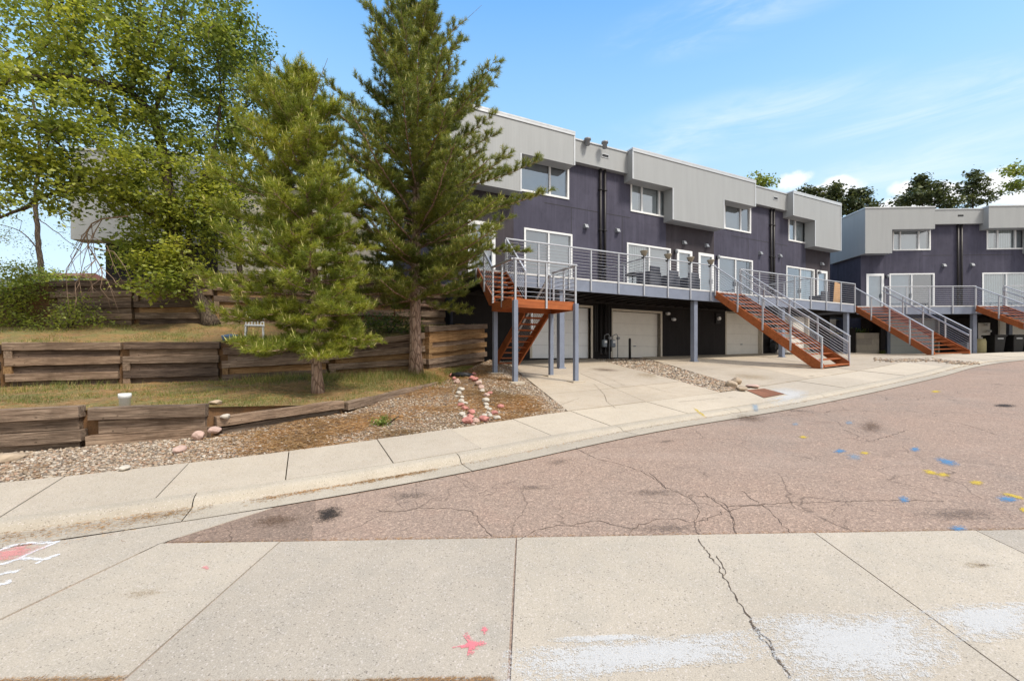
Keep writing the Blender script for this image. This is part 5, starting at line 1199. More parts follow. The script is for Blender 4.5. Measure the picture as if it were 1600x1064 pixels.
# ================================================================== SMALL THINGS
def rock(name, label, cat, p, r, mat, seed, group=None, flat=.7, aniso=(1,1)):
    g = np.random.default_rng(seed); import bmesh
    bm = bmesh.new(); bmesh.ops.create_icosphere(bm, subdivisions=3, radius=1)
    ds = [V(g.normal(size=3)).normalized() for _ in range(9)]; cs = g.uniform(.62, .9, 9)
    for v in bm.verts:
        q = v.co.normalized(); k = 1.0
        for d, c in zip(ds, cs):
            t = q.dot(d)
            if t > .05: k = min(k, c/t) if c/t < 1.15 else k
        k *= 1+.05*math.sin(q.x*9+seed)*math.sin(q.y*8+1.3*seed)*math.sin(q.z*7)
        v.co = V((q.x*k*r*aniso[0], q.y*k*r*aniso[1], q.z*k*r*flat))
    me = bpy.data.meshes.new(name); bm.to_mesh(me); bm.free(); me.materials.append(M[mat])
    o = bpy.data.objects.new(name, me); COL.objects.link(o); o.location = (p.x, p.y, hz(p.x, p.y)+r*flat*.55+.01); o.rotation_euler = (0, 0, float(g.uniform(0, 6.28)))
    return tag(o, label, cat, group)
ORD = ['nearest the sidewalk','second from the sidewalk','third from the sidewalk','fourth from the sidewalk','fifth from the sidewalk','sixth from the sidewalk','seventh from the sidewalk','eighth from the sidewalk','ninth from the sidewalk','tenth from the sidewalk','eleventh from the sidewalk','twelfth from the sidewalk','thirteenth from the sidewalk','fourteenth from the sidewalk','fifteenth from the sidewalk','sixteenth from the sidewalk']
rows = {'left': [(440,170,'R',45),(480,215,'R',40),(525,262,'P',60),(575,385,'W',65),(545,432,'W',45),(515,485,'W',28),(600,500,'W',40),(590,560,'W',50),(645,592,'W',45),(575,612,'R',55),(640,667,'R',60),(735,720,'R',60),(720,795,'R',60),(605,762,'W',58),(640,805,'W',40),(680,862,'R',84)],
        'right': [(780,150,'R',40),(750,205,'R',50),(790,232,'R',60),(850,290,'P',55),(868,262,'W',35),(890,350,'P',50),(905,396,'W',42),(970,470,'P',50),(960,550,'W',60),(960,610,'W',45),(975,655,'W',40),(1010,685,'W',45),(995,740,'W',35),(1025,778,'W',40),(940,775,'W',45),(940,828,'R',84)]}
MN = {'R': 'redrock', 'W': 'whiterock', 'P': 'pinkrock'}; MC = {'R': 'red', 'W': 'white', 'P': 'pink'}
for side, lst in rows.items():
    for i, (x, y, c, s) in enumerate(lst):
        p = gat(660+x/9.675, 570+(y+s*.3)/9.675); r = s/9.675/2*p.y/700*2.1
        rock('edging_stone', '%s edging stone, %s in the %s row of the stone-lined path' % (MC[c], ORD[len(lst)-1-i], side), 'stone', p, r, MN[c], 100+i+(50 if side == 'right' else 0), 'red and white stones edging the path')
for i, (x, y, c, s, lb) in enumerate([(805,857,'P',58,'pale pink stone closing the foot of the path between two red ones'),(770,905,'P',28,'small pink stone touching the sidewalk at the foot of the path'),(1130,812,'W',55,'flat white stone lying just right of the path beside the sidewalk'),(1180,640,'R',55,'red stone lying alone in the gravel right of the path'),(1100,738,'R',58,'red stone close to the right row of the path, near the white flat one'),(1020,432,'R',40,'small red stone just outside the middle of the right row of the path')]):
    p = gat(660+x/9.675, 570+(y+s*.3)/9.675); rock('edging_stone', lb, 'stone', p, s/9.675/2*p.y/700*2.1, MN[c], 300+i)
for i, (px, py, r, m, lb, fl, an) in enumerate([(281,706,.1,'pinkrock','pale pink boulder on the gravel below the low timber wall',.55,(1.35,.8)),(10,721,.15,'tanrock','tan rock lying at the foot of the timber wall, cut by the left edge',.45,(1.4,.9)),(332,652,.085,'pinkrock','pink stone wedged in the gap between the two low timber walls, the upper one',.7,(1.2,1)),(324,664,.1,'pinkrock','larger pink stone spilling out of the gap between the low timber walls',.8,(1,.8)),(346,646,.08,'whiterock','pale stone behind the gap between the low timber walls',.6,(1,1)),(322,634,.09,'tanrock','tan stone on the grass behind the low wall end',.5,(1.3,1)),(195,734,.07,'whiterock','small whitish rock in the middle of the left gravel',.5,(1.2,.9)),
      (1143,606,.17,'tanrock','broken pale stone block at the tip of the gravel strip',.75,(1.1,.8)),(1158,610,.15,'tanrock','second broken stone block at the tip of the gravel strip, nearer the red soil',.5,(1.3,.8)),(1150,600,.16,'tanrock','brown stone behind the broken blocks at the gravel strip tip',.7,(1,1)),(1175,606,.14,'pinkrock','flat pink stone lying on the red soil patch',.35,(1.5,.9)),(190,655+0,.0,'','',0,0)]):
    if r: 
        p_ = {332: V((-4.66,7.02,0)), 324: V((-4.83,6.9,0)), 346: V((-4.6,7.2,0)), 322: V((-4.95,7.5,0))}.get(px) or gat(px, py)
        o_ = rock('rock', lb, 'rock', p_, r, m, 400+i, None, fl, an)
        if px in (332, 324, 346): o_.location.z = {332: .84, 324: .77, 346: 1.03}[px]
def decal_mesh(name, rings, mat):
    """rings of ground points from rim (edge 0) to middle (edge 1)"""
    k = len(rings[0][1]); Vv = []; ed = []
    for e, ps in rings:
        for p in ps: Vv.append(p); ed.append(e)
    F = [(i*k+j, i*k+(j+1) % k, (i+1)*k+(j+1) % k, (i+1)*k+j) for i in range(len(rings)-1) for j in range(k)]
    F.append(tuple((len(rings)-1)*k+j for j in range(k)))
    me = bpy.data.meshes.new(name); me.from_pydata(Vv, [], F); me.materials.append(M[mat])
    at_ = me.attributes.new('edge', 'FLOAT', 'POINT'); at_.data.foreach_set('value', ed); me.update()
    o = bpy.data.objects.new(name, me); COL.objects.link(o); return o
def lay(x, y, dz): return V((x, y, hz(x, y)+dz))
DZ_ = [.004]
def decal(name, label, cat, outline, mat, group=None, steps=4, kind=None):
    """a patch lying on the ground: outline given as photograph places, mapped to the ground they mark"""
    DZ_[0] += .00005
    ps = [gat(*q) for q in outline]; P = []
    for a, b in zip(ps, ps[1:]+ps[:1]):
        n = max(1, int((b-a).length/.06)); P += [a.lerp(b, i/n) for i in range(n)]
    c = sum(P, V())/len(P)
    P = [p+(p-c).normalized()*random.uniform(-.012, .012) for p in P]
    rings = [(e, [lay(*(c+(p-c)*s).xy, DZ_[0]) for p in P]) for e, s in ((0,1.06),(.2,.86),(.48,.6),(.8,.32),(1,.1))]
    o = decal_mesh(name, rings, mat)
    if kind: o['kind'] = kind; return o
    return tag(o, label, cat, group)
def ell(px, py, rx, ry, rot=0, n=14):
    r = math.radians(rot); return [(px+rx*math.cos(t)*math.cos(r)-ry*math.sin(t)*math.sin(r), py+rx*math.cos(t)*math.sin(r)+ry*math.sin(t)*math.cos(r)) for t in [2*math.pi*i/n for i in range(n)]]
for px, py, rx, ry, ro, m, lb in [
 (1243,663,8,4,0,'paleblue','faded blue paint spot on the road nearest the oil-brown stain, left of it'),(1327,661,10,5,0,'paleblue','faded blue paint spot touching the left of the round brown stain'),
 (1312,705,11,5,0,'blue','blue paint spot beside the whitish-blue streak on the road'),(1335,714,20,8,12,'paleblue','whitish-blue streak between a blue spot and a short yellow dash'),
 (1430,702,10,5,0,'blue','round blue paint spot alone in the middle of the right road'),(1480,722,23,6.5,14,'blue','long slanting blue paint smear above the double yellow dash'),
 (1412,781,12,7,15,'blue','blue paint spot with a dark tail on the long straight crack'),(1575,780,20,6.5,4,'blue','broad blue paint smear under the long yellow line at the right edge'),
 (1497,826,16,6,5,'blue','bright blue paint spot where the asphalt meets the concrete slabs'),(1180,637,8,12,-35,'paleblue','faded blue paint stroke across the sidewalk and kerb'),
 (1255,683,8,3,3,'yellow','small yellow paint dash left of the whitish-blue streak'),(1352,708,9,3.2,4,'yellow','short yellow paint dash right above the whitish-blue streak'),
 (1453,738,14,5,10,'yellow','left lobe of the double yellow dash on the right road'),(1474,742,12,4.5,6,'yellow','right lobe of the double yellow dash on the right road'),
 (1525,754,14,4.5,4,'yellow','single thick yellow dash between the double dash and the long yellow line'),(1583,775,24,3.5,14,'yellow','long thin yellow line running off the right edge'),
 (1600,797,9,5,10,'yellow','yellow paint spot cut by the right edge'),(1462,612,9,2.5,0,'yellow','distant faint yellow dash far up the road'),(1093,645,14,2.5,38,'yellow','thin yellow line painted across the kerb'),
 (322,887,8,4.5,0,'pinkf','faint pink spot on the left concrete slab')]:
    decal('paint_mark', lb, 'paint mark', ell(px, py, rx*.95, ry*.85, ro), m, 'utility paint marks')
decal('paint_mark', 'bright pink bird-track shaped splash on the middle concrete slab', 'paint mark', [(705,1012),(722,1008),(732,1004),(722,992),(730,989),(742,999),(755,1001),(762,1006),(750,1012),(738,1024),(730,1022),(735,1013),(720,1014)], 'pink')
decal('paint_mark', 'tiny pink dab above the bird-track shaped splash', 'paint mark', ell(757,984,5,6), 'pink')
decal('paint_mark', 'large pink-filled sprayed leaf shape on the gutter at the left edge', 'paint mark', [(-30,868),(0,858),(40,851),(78,852),(60,862),(30,873),(0,880),(-30,885)], 'pinkf')
def stroke(label, pts, w, mat):
    P = [gat(*p) for p in pts]; S = []
    for a, b in zip(P, P[1:]):
        n = max(2, int((b-a).length/.05)); S += [a.lerp(b, i/n) for i in range(n)]
    S.append(P[-1]); Lf, Md, Rt = [], [], []
    for i, p in enumerate(S):
        d = S[min(i+1, len(S)-1)]-S[max(i-1, 0)]; n = V((-d.y, d.x, 0)).normalized()*w*random.uniform(.75, 1.2)
        Lf.append(lay(p.x+n.x, p.y+n.y, .0045)); Md.append(lay(p.x, p.y, .0045)); Rt.append(lay(p.x-n.x, p.y-n.y, .0045))
    k = len(S); me = bpy.data.meshes.new('paint_mark'); me.from_pydata(Lf+Md+Rt, [], [(j*k+i, j*k+i+1, (j+1)*k+i+1, (j+1)*k+i) for j in (0,1) for i in range(k-1)]); me.materials.append(M[mat])
    a_ = me.attributes.new('edge', 'FLOAT', 'POINT'); a_.data.foreach_set('value', [0.]*k+[1.]*k+[0.]*k); me.update()
    o = bpy.data.objects.new('paint_mark', me); COL.objects.link(o); return tag(o, label, 'paint mark')
stroke('upper white outline of the pink leaf shape at the left edge', [(-20,868),(5,858),(25,851),(50,850),(72,849),(93,846)], .035, 'whitep')
stroke('lower white outline of the pink leaf shape at the left edge', [(-20,886),(5,881),(25,875),(50,863),(75,853),(92,846)], .035, 'whitep')
stroke('white arrow tail below the pink leaf shape', [(36,872),(50,873),(66,874),(80,870),(94,866)], .035, 'whitep')
stroke('short white stroke crossing the arrow tail below the leaf shape', [(56,881),(68,875),(80,872)], .025, 'whitep')
stroke('white paint hook left of the arrow tail, at the left edge', [(-10,901),(8,896),(30,892)], .04, 'whitep')
stroke('lowest thick white stroke at the left edge', [(-15,918),(2,913),(18,908)], .05, 'whitep')
G_ = 'worn white paint across the concrete slabs'
decal('worn_paint', 'worn white paint band on the slab right of the middle joint', 'worn paint', [(797,1020),(870,1008),(960,1003),(1060,994),(1178,984),(1186,1003),(1200,1030),(1120,1038),(1000,1050),(880,1066),(792,1066)], 'whitew', G_)
decal('worn_paint', 'broad worn white paint patch right of the broken crack', 'worn paint', [(1180,968),(1230,960),(1330,962),(1420,955),(1440,965),(1490,1010),(1495,1035),(1440,1066),(1245,1066),(1215,1030),(1192,1000)], 'whitew', G_)
decal('worn_paint', 'worn white paint streak on the greyer slab at the right edge', 'worn paint', [(1440,956),(1500,944),(1620,942),(1620,990),(1560,1003),(1500,1000),(1470,985)], 'whitew', G_)
decal('worn_paint', 'thin white paint scrape above the band right of the middle joint', 'worn paint', ell(940,998,80,6,-2,18), 'whitew', G_)
decal('worn_paint', 'white residue on the sidewalk beside the red soil patch', 'worn paint', [(1200,608),(1235,616),(1215,622),(1196,625),(1210,633),(1240,630),(1262,621),(1262,611),(1230,606)], 'whitew', G_)
for nm, m, o_ in [('tar_stain','oil',ell(514,804,26,13,-18)),('oil_stain','oil',ell(1570,634,20,3,2)),('road_stain','brownst',ell(1362,668,27,14,5)),('road_stain','brownst',ell(1170,654,40,8,3)),('road_stain','darkst',ell(872,722,32,7,-8)),('road_stain','darkst',ell(1040,690,26,4,-6)),('road_stain','darkst',ell(1250,642,45,4,4)),('road_stain','darkst',ell(830,762,40,6,-2)),('road_stain','darkst',ell(1020,770,70,9,0)),('road_stain','darkst',ell(1500,805,120,18,0)),('road_stain','darkst',ell(1040,826,110,11,0)),
  ('slab_stain','tanst',ell(220,928,60,12,-8)),('slab_stain','tanst',ell(1525,883,45,9,3)),('slab_stain','tanst',ell(1010,588,40,8,5)),('slab_stain','brownst',ell(1535,883,8,3,0)),('drive_stain','brownst',ell(945,578,34,3.5,4)),('drive_stain','darkst',ell(1268,588,9,1.8,2)),('drive_stain','tanst',ell(1180,590,70,9,4)),('road_stain','darkst',ell(640,775,60,9,-3)),('road_stain','brownst',ell(430,815,60,14,-6))]:
    decal(nm, None, None, o_, m, kind='structure')
# darker asphalt patch against the slabs
P = [gp(*q, dz=-.012) for q in [(262,847),(330,815),(420,790),(492,778),(494,800),(487,822),(488,846)]]
c = sum(P, V())/len(P)
def pl(p, dz): return V((p.x, p.y, plane(p.x, p.y)-.012+dz))
mb = MB(); mb.add([pl(p, .004) for p in P], [tuple(range(len(P)))[::-1]]); struct(mb.build('asphalt_patch', M['patch']))
q = [(1166,610),(1194,607.5),(1226,616),(1194,622)]; P = [gat(*a) for a in q]
mb = MB(); mb.add([V((p.x, p.y, hz(p.x, p.y)+.012)) for p in P], [(3,2,1,0)]); struct(mb.build('red_soil', M['redsoil']))
# cracks
CR = [[(485,845),(487,820),(492,797)],[(590,800),(626,798),(664,794),(705,794),(739,800),(750,819),(769,838)],[(812,842),(832,830),(870,822),(900,819),(937,813),(962,822),(986,826)],[(982,840),(988,826),(1020,813),(1050,809),(1084,817),(1114,807),(1140,798),(1170,789),(1200,787)],[(1016,740),(1039,761),(1069,774),(1087,785),(1092,800),(1086,815),(1092,838)],[(1069,774),(1110,776),(1136,791),(1144,809),(1151,834)],[(899,699),(932,717),(970,725),(1000,736),(1030,753),(1041,764)],[(1100,770),(1125,788),(1144,805),(1150,836)],[(1157,766),(1200,796),(1239,833)],[(1135,792),(1209,787),(1318,783),(1427,782),(1475,783)],[(1409,641),(1449,646),(1536,644),(1600,648)],[(1475,657),(1510,664),(1536,672),(1560,680)],[(860,640),(905,622)],[(1060,628),(1150,620)],[(1320,672),(1360,690),(1420,672)],[(1130,640),(1200,652),(1330,640)],
      [(740,826-200),(735,640)]]
mb = MB()
for cr in CR[:-1]:
    S = [gat(*p) for p in cr]; Q = []
    for a, b in zip(S, S[1:]):
        n = max(2, int((b-a).length/.05)); Q += [a.lerp(b, i/n)+V((random.gauss(0,.008), random.gauss(0,.012), 0)) for i in range(n)]
    Q.append(S[-1]); Lf, Rt = [], []
    for i, p in enumerate(Q):
        d = Q[min(i+1, len(Q)-1)]-Q[max(i-1, 0)]; n = V((-d.y, d.x, 0)).normalized()*random.uniform(.001, .0045)*(1+.012*p.y*p.y*.3)
        Lf.append(lay(p.x+n.x, p.y+n.y, .0035)); Rt.append(lay(p.x-n.x, p.y-n.y, .0035))
    k = len(Q); mb.add(Lf+Rt, [(i, i+1, k+i+1, k+i) for i in range(k-1)])
struct(mb.build('road_cracks', M['crack']))
mb = MB()
for cr in ([(1090,842),(1108,868),(1122,885),(1148,930),(1184,988),(1213,1024),(1240,1066)],[(1108,868),(1120,868),(1132,890),(1128,905)],[(1176,975),(1192,990),(1206,1010),(1215,1024)],[(915,580),(940,587),(962,596),(976,603)],[(1000,600),(1040,612),(1078,617)],[(928,600),(944,616),(948,628),(962,638)],[(1020,568),(1060,573)]):
    S = [gat(*p) for p in cr]; Q = []
    for a, b in zip(S, S[1:]):
        n = max(2, int((b-a).length/.025)); Q += [a.lerp(b, i/n)+V((random.gauss(0,.007), 0, 0)) for i in range(n)]
    Lf, Rt = [], []
    for i, p in enumerate(Q):
        w = random.uniform(.0015, .006)*(1.0 if p.y > 3 else 1.5); Lf.append(lay(p.x-w, p.y, .0035)); Rt.append(lay(p.x+w, p.y, .0035))
    k = len(Q); mb.add(Lf+Rt, [(i, i+1, k+i+1, k+i) for i in range(k-1)])
struct(mb.build('slab_cracks', M['dirtline']))
# cleanout cap, drain pipe, stick
p = gat(195, 637); o = MB().lathe(p-V((0,0,.05)), [(.072,0),(.072,.2),(.084,.202),(.084,.27),(.078,.276),(.04,.278)], 24).build('pipe_cap', M['white_pl'], None, smooth=True); tag(o, 'white plastic pipe cap standing on the grass above the low timber wall', 'pipe cap')
p = gat(722, 590); o = MB().tube([p+V((-.28,.1,.05)), p+V((-.12,.02,.08)), p+V((.08,0,.08)), p+V((.3,.06,.04))], [.075,.08,.08,.07], 12).build('drain_pipe', M['black'], None, smooth=True); tag(o, 'short black drain pipe lying at the head of the stone-lined path', 'pipe')
p = gat(330, 640); o = MB().tube([p+V((-.06,-.1,.2)), p+V((.05,-.15,.12)), p+V((.17,-.25,-.02))], [.008,.01,.007], 6).build('stick', M['twig'], None); tag(o, 'bare stick leaning on the pink stones in the wall gap', 'stick')
p = gat(975, 560) if False else A(.35, .75, 0)
p = V((p.x, p.y, hz(p.x, p.y))); o = MB().lathe(p-V((0,0,.05)), [(.055,0),(.055,.95),(.05,1.0),(.02,1.01)], 14).build('bollard', M['duct'], None, smooth=True); tag(o, 'short dark pipe bollard guarding the gas meters at the garage door', 'bollard')
p = gat(355, 520) or V((-7.9,12.4,2.6))
# white plastic chair and blue lid behind the shorter pine
p = at(398, 518, 12.3); p.z = hz(p.x, p.y)
T = thing('plastic_chair', 'white plastic lattice chair half hidden behind the shorter pine', 'chair', p, .5)
Rm = Matrix.Rotation(.5, 3, 'Z')
def ch(x, y, z): return p+Rm @ V((x, y, z))
for sx in (-.22, .22):
    for sy in (-.2, .2): MB().bar(ch(sx, sy, -.02), ch(sx*.9, sy*.9, .4), .045, .045).build('leg', M['white_pl'], T, bevel=.008)
MB().bar(ch(-.24, 0, .41), ch(.24, 0, .41), .46, .03).build('seat', M['white_pl'], T, bevel=.008)
mb = MB()
for i in range(7): x = -.22+i*.0733; mb.bar(ch(x, .2, .42), ch(x*.9, .32, .9), .022, .018)
for i in range(6): z = .46+i*.09; mb.bar(ch(-.23, .21+(z-.42)*.25, z), ch(.23, .21+(z-.42)*.25, z), .02, .022)
mb.build('backrest', M['white_pl'], T)
p = at(362, 524, 12.2); p.z = hz(p.x, p.y); o = MB().lathe(p, [(.2,.0),(.24,.12),(.25,.14),(.22,.16),(.05,.2)], 18).build('bucket_lid', M['bluepl'], None, smooth=True); tag(o, 'blue plastic lid on the ground beside the white lattice chair', 'lid')
# gas meters
def gas_meter(s, n, z, label, fr=A):
    q = fr(s, n, 0); g0 = hz(q.x, q.y); T = thing('gas_meter', label, 'gas meter', V((q.x, q.y, g0)), fr.a, 'gas meters at the garage wall')
    MB(fr).tube([fr(s-.14,n,z+.18), fr(s-.14,n,z+.34), fr(s-.02,n,z+.4), fr(s+.08,n,z+.42), fr(s+.14,n,z+.36), fr(s+.14,n,g0-.05)], .02, 8).build('riser_pipe', M['pipe'], T, smooth=True)
    b = MB(fr); b.box((s-.24, s-.03), (n-.09, n+.09), (z-.17, z+.17)); b.build('meter_body', M['meter'], T, bevel=.05)
    MB(fr).box((s-.2, s-.07), (n+.092, n+.11), (z+.02, z+.12)).build('dial', M['lampwhite'], T)
    MB(fr).tube([fr(s+.14,n,z+.24), fr(s+.14,n+.09,z+.24)], [.075,.06], 12).build('regulator', M['pipe'], T)
z = 2.55
gas_meter(-.55, .28, z, 'left grey-blue gas meter between the white and the cream garage doors'); gas_meter(-.08, .28, z, 'right grey-blue gas meter beside the cream garage door frame')
gas_meter(11.15, .3, 2.75, 'gas meter behind the middle stair, next to a coiled black hose')
q = A(11.0, .45, 0); zz0 = hz(q.x, q.y); T = MB()
for i in range(5):
    rr_ = .33-.03*i; T.tube([A(11.0+rr_*math.cos(t), .4+.035*i, zz0+.42+rr_*math.sin(t)) for t in [2*math.pi*k/24 for k in range(25)]], .022, 6)
o = T.build('garden_hose', M['black'], None, smooth=True); tag(o, 'coiled black hose hanging on the dark wall behind the middle stair', 'hose')
# planters on the rail posts
for i, (t, lb) in enumerate(((.598,'leftmost tan bowl planter on the long deck railing'),(.724,'tan bowl planter second from the left on the railing'),(.85,'tan bowl planter third from the left on the railing'),(.97,'tan bowl planter nearest the top of the middle stair'))):
    s = ST1[1]+(ST2[0]-ST1[1])*t; c = A(s, NE+.03, ZD+1.09)
    T = thing('planter', lb, 'planter', c, A.a, 'bowl planters on the deck railing')
    MB().lathe(c, [(.06,0),(.08,.02),(.125,.13),(.15,.18),(.155,.195),(.142,.2),(.12,.14)], 18).build('bowl', M['pot'], T, smooth=True)
    MB().tube([c+V((-.05,-.02,-.09)), c+V((-.05,-.02,.01))], .055, 10).build('clamp', M['black'], T)
# patio table and chairs
def patio_chair(s, n, rot, label, m='wicker'):
    c = A(s, n, ZD); T = thing('patio_chair', label, 'chair', c, A.a+rot, 'dark patio chairs on the deck'); R3 = Matrix.Rotation(A.a+rot, 3, 'Z')
    L = lambda x, y, z: c+R3 @ V((x, y, z))
    def bx_(x, y, z):
        mb = MB(); P = [L(a, b, cc) for cc in z for (a, b) in ((x[0],y[0]),(x[1],y[0]),(x[1],y[1]),(x[0],y[1]))]
        return mb.add(P, [(3,2,1,0),(4,5,6,7),(0,1,5,4),(1,2,6,5),(2,3,7,6),(3,0,4,7)])
    bx_((-.31,.31),(-.3,.3),(.3,.4)).build('seat', M[m], T, bevel=.03); bx_((-.31,.31),(.3,.37),(.02,.82)).build('backrest', M[m], T, bevel=.03)
    for s_ in (-1, 1): bx_((s_*.31, s_*.37),(-.3,.37),(.02,.6)).build('armrest', M[m], T, bevel=.02)
for s, n, r, lb in ((1.2,2.1,3.14,'dark wicker chair on the deck left of the two glazed doors'),(2.35,2.15,3.14,'dark wicker chair on the deck close to the stair head'),(-.15,2.4,3.3,'dark chair pushed under the round deck table'),(15.0-1.6,1.4,3.1,'dark chair by the far glazed door on the deck')):
    patio_chair(s, n, r, lb)
c = A(.15, 1.5, ZD); T = thing('patio_table', 'round dark table on the deck in front of the glazed doors', 'table', c, A.a)
MB().lathe(c+V((0,0,.7)), [(.02,0),(.53,0),(.55,.015),(.53,.03),(.02,.03)], 28).build('table_top', M['black'], T)
for k in range(4):
    a = k*1.571+.5; MB().tube([c+V((.38*math.cos(a), .38*math.sin(a), 0)), c+V((.3*math.cos(a), .3*math.sin(a), .7))], .016, 8).build('leg', M['black'], T)
# plywood board at the deck end
b0 = A(13.15, 2.45, ZD); T = MB().bar(b0+V((-.0,0,.0)), b0+V((.16,.1,1.18)), .62, .02, up=V((A.s,-A.c,0))).build('plywood_board', M['plywood'], None); tag(T, 'tan plywood board leaning on the railing where the two decks meet', 'board')
# bins and pot under the second deck
def bin_(x, n, label, w=.62, h=1.08):
    q = B(x, n, 0); z = hz(q.x, q.y); T = thing('wheeled_bin', label, 'trash bin', V((q.x, q.y, z)), B.a, 'black wheeled bins under the deck')
    def fr_(a, b, c_): return B(x+a, n+b, z+c_)
    mb = MB(); mb.add([fr_(*p) for p in ((-w*.4,.3,.04),(w*.4,.3,.04),(w*.4,-.3,.04),(-w*.4,-.3,.04),(-w/2,.38,h*.9),(w/2,.38,h*.9),(w/2,-.36,h*.9),(-w/2,-.36,h*.9))], [(3,2,1,0),(4,5,6,7),(0,1,5,4),(1,2,6,5),(2,3,7,6),(3,0,4,7)]); mb.build('body', M['black'], T, bevel=.03)
    mb = MB(B); mb.box((x-w/2-.03, x+w/2+.03), (n-.42, n+.43), (z+h*.905, z+h)); mb.build('lid', M['black'], T, bevel=.03)
    MB(B).box((x-.16, x+.16), (n+.372, n+.385), (z+h*.76, z+h*.84)).build('bin_label', M['binlabel'], T)
    for s in (-1, 1): MB().tube([fr_(s*w*.42,-.3,.11), fr_(s*(w*.42+.06),-.3,.11)], .11, 14).build('wheel', M['black'], T)
for px, lb in ((1553,'black wheeled bin under the right deck, left of its twin'),(1582,'black wheeled bin under the right deck, right of its twin'),(1607,'black wheeled bin under the right deck, cut by the right edge')):
    bin_(on(B, px, 540, 2.4)[0], 2.4, lb)
q = B(on(B, 1530, 540, 2.5)[0], 2.5, 0); z = hz(q.x, q.y); o = MB().lathe(V((q.x, q.y, z)), [(.22,0),(.3,.1),(.3,.7),(.26,.85),(.24,.86),(.22,.75)], 18).build('barrel_pot', M['yellowpot'], None, smooth=True); tag(o, 'straw-coloured barrel pot beside the blue post under the right deck', 'pot')
q = B(on(B, 1510, 540, 2.2)[0], 2.2, 0); z = hz(q.x, q.y); T = thing('storage_box', 'pale grey storage box left of the blue post under the right deck', 'box', V((q.x, q.y, z)), B.a)
x_ = on(B, 1510, 540, 2.2)[0]; MB(B).box((x_-.25, x_+.25), (1.9, 2.5), (z, z+.62)).build('body', M['pipe'], T, bevel=.02); MB(B).box((x_-.27, x_+.27), (1.88, 2.52), (z+.621, z+.68)).build('lid', M['pipe'], T, bevel=.01)
# block retaining walls between the two blocks
def block_wall(label, x0, x1, n, z0, z1, rows, bl):
    T = thing('block_retaining_wall', label, 'retaining wall', B((x0+x1)/2, n, z0), B.a); mb = MB(B); h = (z1-z0)/rows
    for i in range(rows):
        x = x0-(bl/2 if i % 2 else 0)
        while x < x1:
            a, b = max(x, x0), min(x+bl, x1)
            if b-a > .05: mb.box((a+.006, b-.006), (n-.3, n+random.uniform(-.012, .012)), (z0+i*h+.004, z0+(i+1)*h-.004))
            x += bl
    mb.build('block_course', M['block'], T)
x0, x1 = on(B, 1338, 530, .6)[0], on(B, 1374, 530, .6)[0]
block_wall('lower pale concrete block wall between the two blocks, beside the dark panel', x0, x1, .6, 1.95, 3.45, 4, .95)
block_wall('upper pale concrete block wall with weeds, in the gap between the two blocks', x0-2.0, x1-1.2, -1.6, 3.2, 4.5, 3, .95)
block_wall('topmost block wall behind the weeds in the gap between the two blocks', x0-2.4, x1-1.2, -3.0, 4.4, 5.9, 4, .95)
MB(B).box((x0-.75, x0-.02), (.45, .55), (1.95, 3.75)).build('upright_panel', M['stucco_dk'], None); o = bpy.data.objects['upright_panel']; tag(o, 'black upright panel left of the lower pale block wall', 'panel')
MB(B).box((x1+.02, x1+.3), (.02, .7), (1.95, 4.3)).build('dark_pier', M['stucco_dk'], None); o = bpy.data.objects['dark_pier']; tag(o, 'dark pier between the lower block wall and the sage garage door', 'pier')
stuff_b = Ruled([B(x0-3,.3,3.35), B(x1,.3,3.35)], [B(x0-3,-1.4,3.6), B(x1,-1.4,3.6)], 4); struct(stuff_b.mesh('planting_bed', M['turf'], 4))
sb2 = Ruled([B(x0-3,-1.9,4.45), B(x1,-1.9,4.45)], [B(x0-3,-2.8,4.6), B(x1,-2.8,4.6)], 4); struct(sb2.mesh('planting_bed', M['turf'], 4))
for (x, n, z, sd_, lb) in ((x0+.5,0.1,3.4,61,'low weeds growing on top of the lower pale block wall'),(x0-.6,-2.1,4.5,62,'yellowish weeds between the two upper block walls')):
    q = B(x, n, z); shrub('weed', lb, q, [((q.x, q.y, q.z+.18),(.6,.25,.14),14,0)], ['leafB'], sd_, 34, 'weed', (.05,.1), .12, twig=(.006,.003))
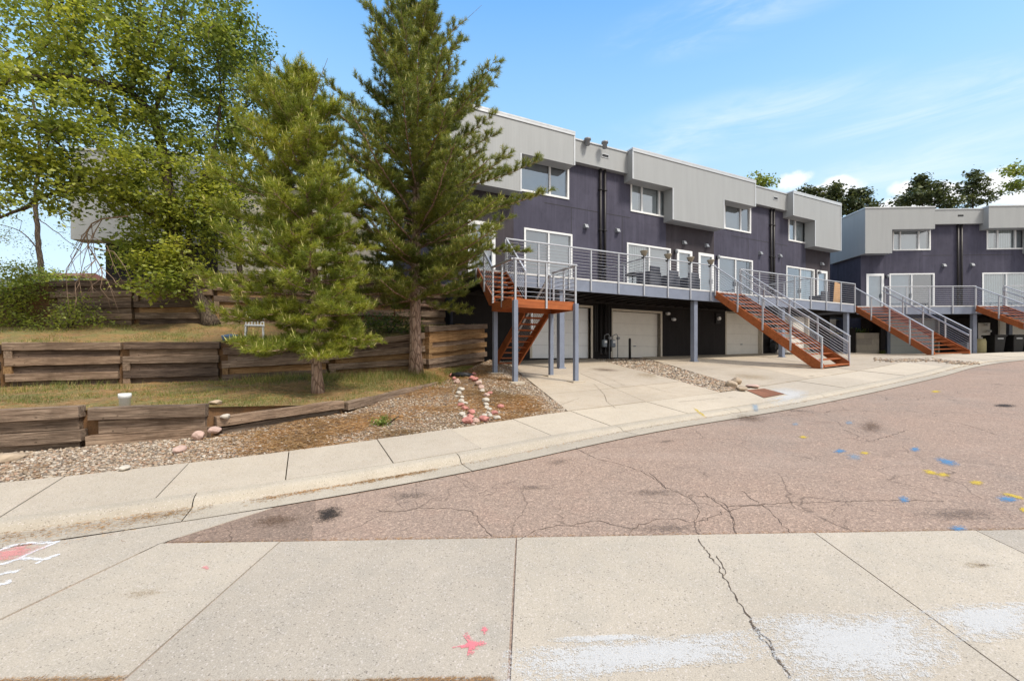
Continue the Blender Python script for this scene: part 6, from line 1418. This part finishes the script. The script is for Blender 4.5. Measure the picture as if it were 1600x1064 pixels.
q = B(.75, .75, 2.12); shrub('weed', 'small green weed at the corner of the sage garage door', V((q.x, q.y, hz(q.x, q.y))), [((q.x, q.y, hz(q.x, q.y)+.12),(.18,.1,.1),6,0)], ['leafB'], 63, 26, 'weed', (.04,.08), .08, twig=(.004,.002))
# broken concrete edge and rubble in front of the right stair
pts = []
for _ in range(700):
    t = random.random(); px = 1365+t*165; py = 561+t*6+random.gauss(0, 1.1)+1.5*math.sin(t*9); p = gat(px, py)
    if p: pts.append((p.x, p.y, p.z+.01))
pebbles('rubble', pts, .02, .06, M['pebble'], 9)
decal('broken_edge', None, None, [(1360,560),(1420,561),(1480,563),(1530,566),(1520,569),(1460,567),(1400,564)], 'brownst', kind='structure')
# neighbouring houses far left
c = at(24, 470, 27); z = hz(c.x, c.y); T = thing('neighbour_house', 'white neighbouring house glimpsed through the shrubs at the left edge', 'house', V((c.x, c.y, z)), 0)
MB().box((c.x-3.5, c.x+1.5), (c.y, c.y+6), (z-1, z+2.2)).build('wall', M['sidingwhite'], T)
MB().add([V((c.x-3.8, c.y-.4, z+2.1)), V((c.x+1.8, c.y-.4, z+2.1)), V((c.x+1.8, c.y+3, z+3.2)), V((c.x-3.8, c.y+3, z+3.2)), V((c.x-3.8, c.y+6.4, z+2.1)), V((c.x+1.8, c.y+6.4, z+2.1))], [(0,1,2,3),(3,2,5,4),(0,3,4),(1,5,2)]).build('roof', M['roofgrey'], T)
MB().box((c.x-1.2, c.x-.2), (c.y-.03, c.y+.02), (z+.5, z+1.6)).build('window', M['greyshade'], T)
c = at(82, 432, 60); T = thing('neighbour_house', 'distant red-brown roofed house above the yellow-green bush', 'house', V((c.x, c.y, hz(c.x, c.y))), 0)
MB().box((c.x-4, c.x+3), (c.y, c.y+5), (hz(c.x, c.y)-1, c.z)).build('wall', M['beige'], T)
MB().add([V((c.x-4.4, c.y-.4, c.z)), V((c.x+3.4, c.y-.4, c.z)), V((c.x+3.4, c.y+2.5, c.z+.9)), V((c.x-4.4, c.y+2.5, c.z+.9)), V((c.x-4.4, c.y+5.4, c.z)), V((c.x+3.4, c.y+5.4, c.z))], [(0,1,2,3),(3,2,5,4),(0,3,4),(1,5,2)]).build('roof', M['roofred'], T)
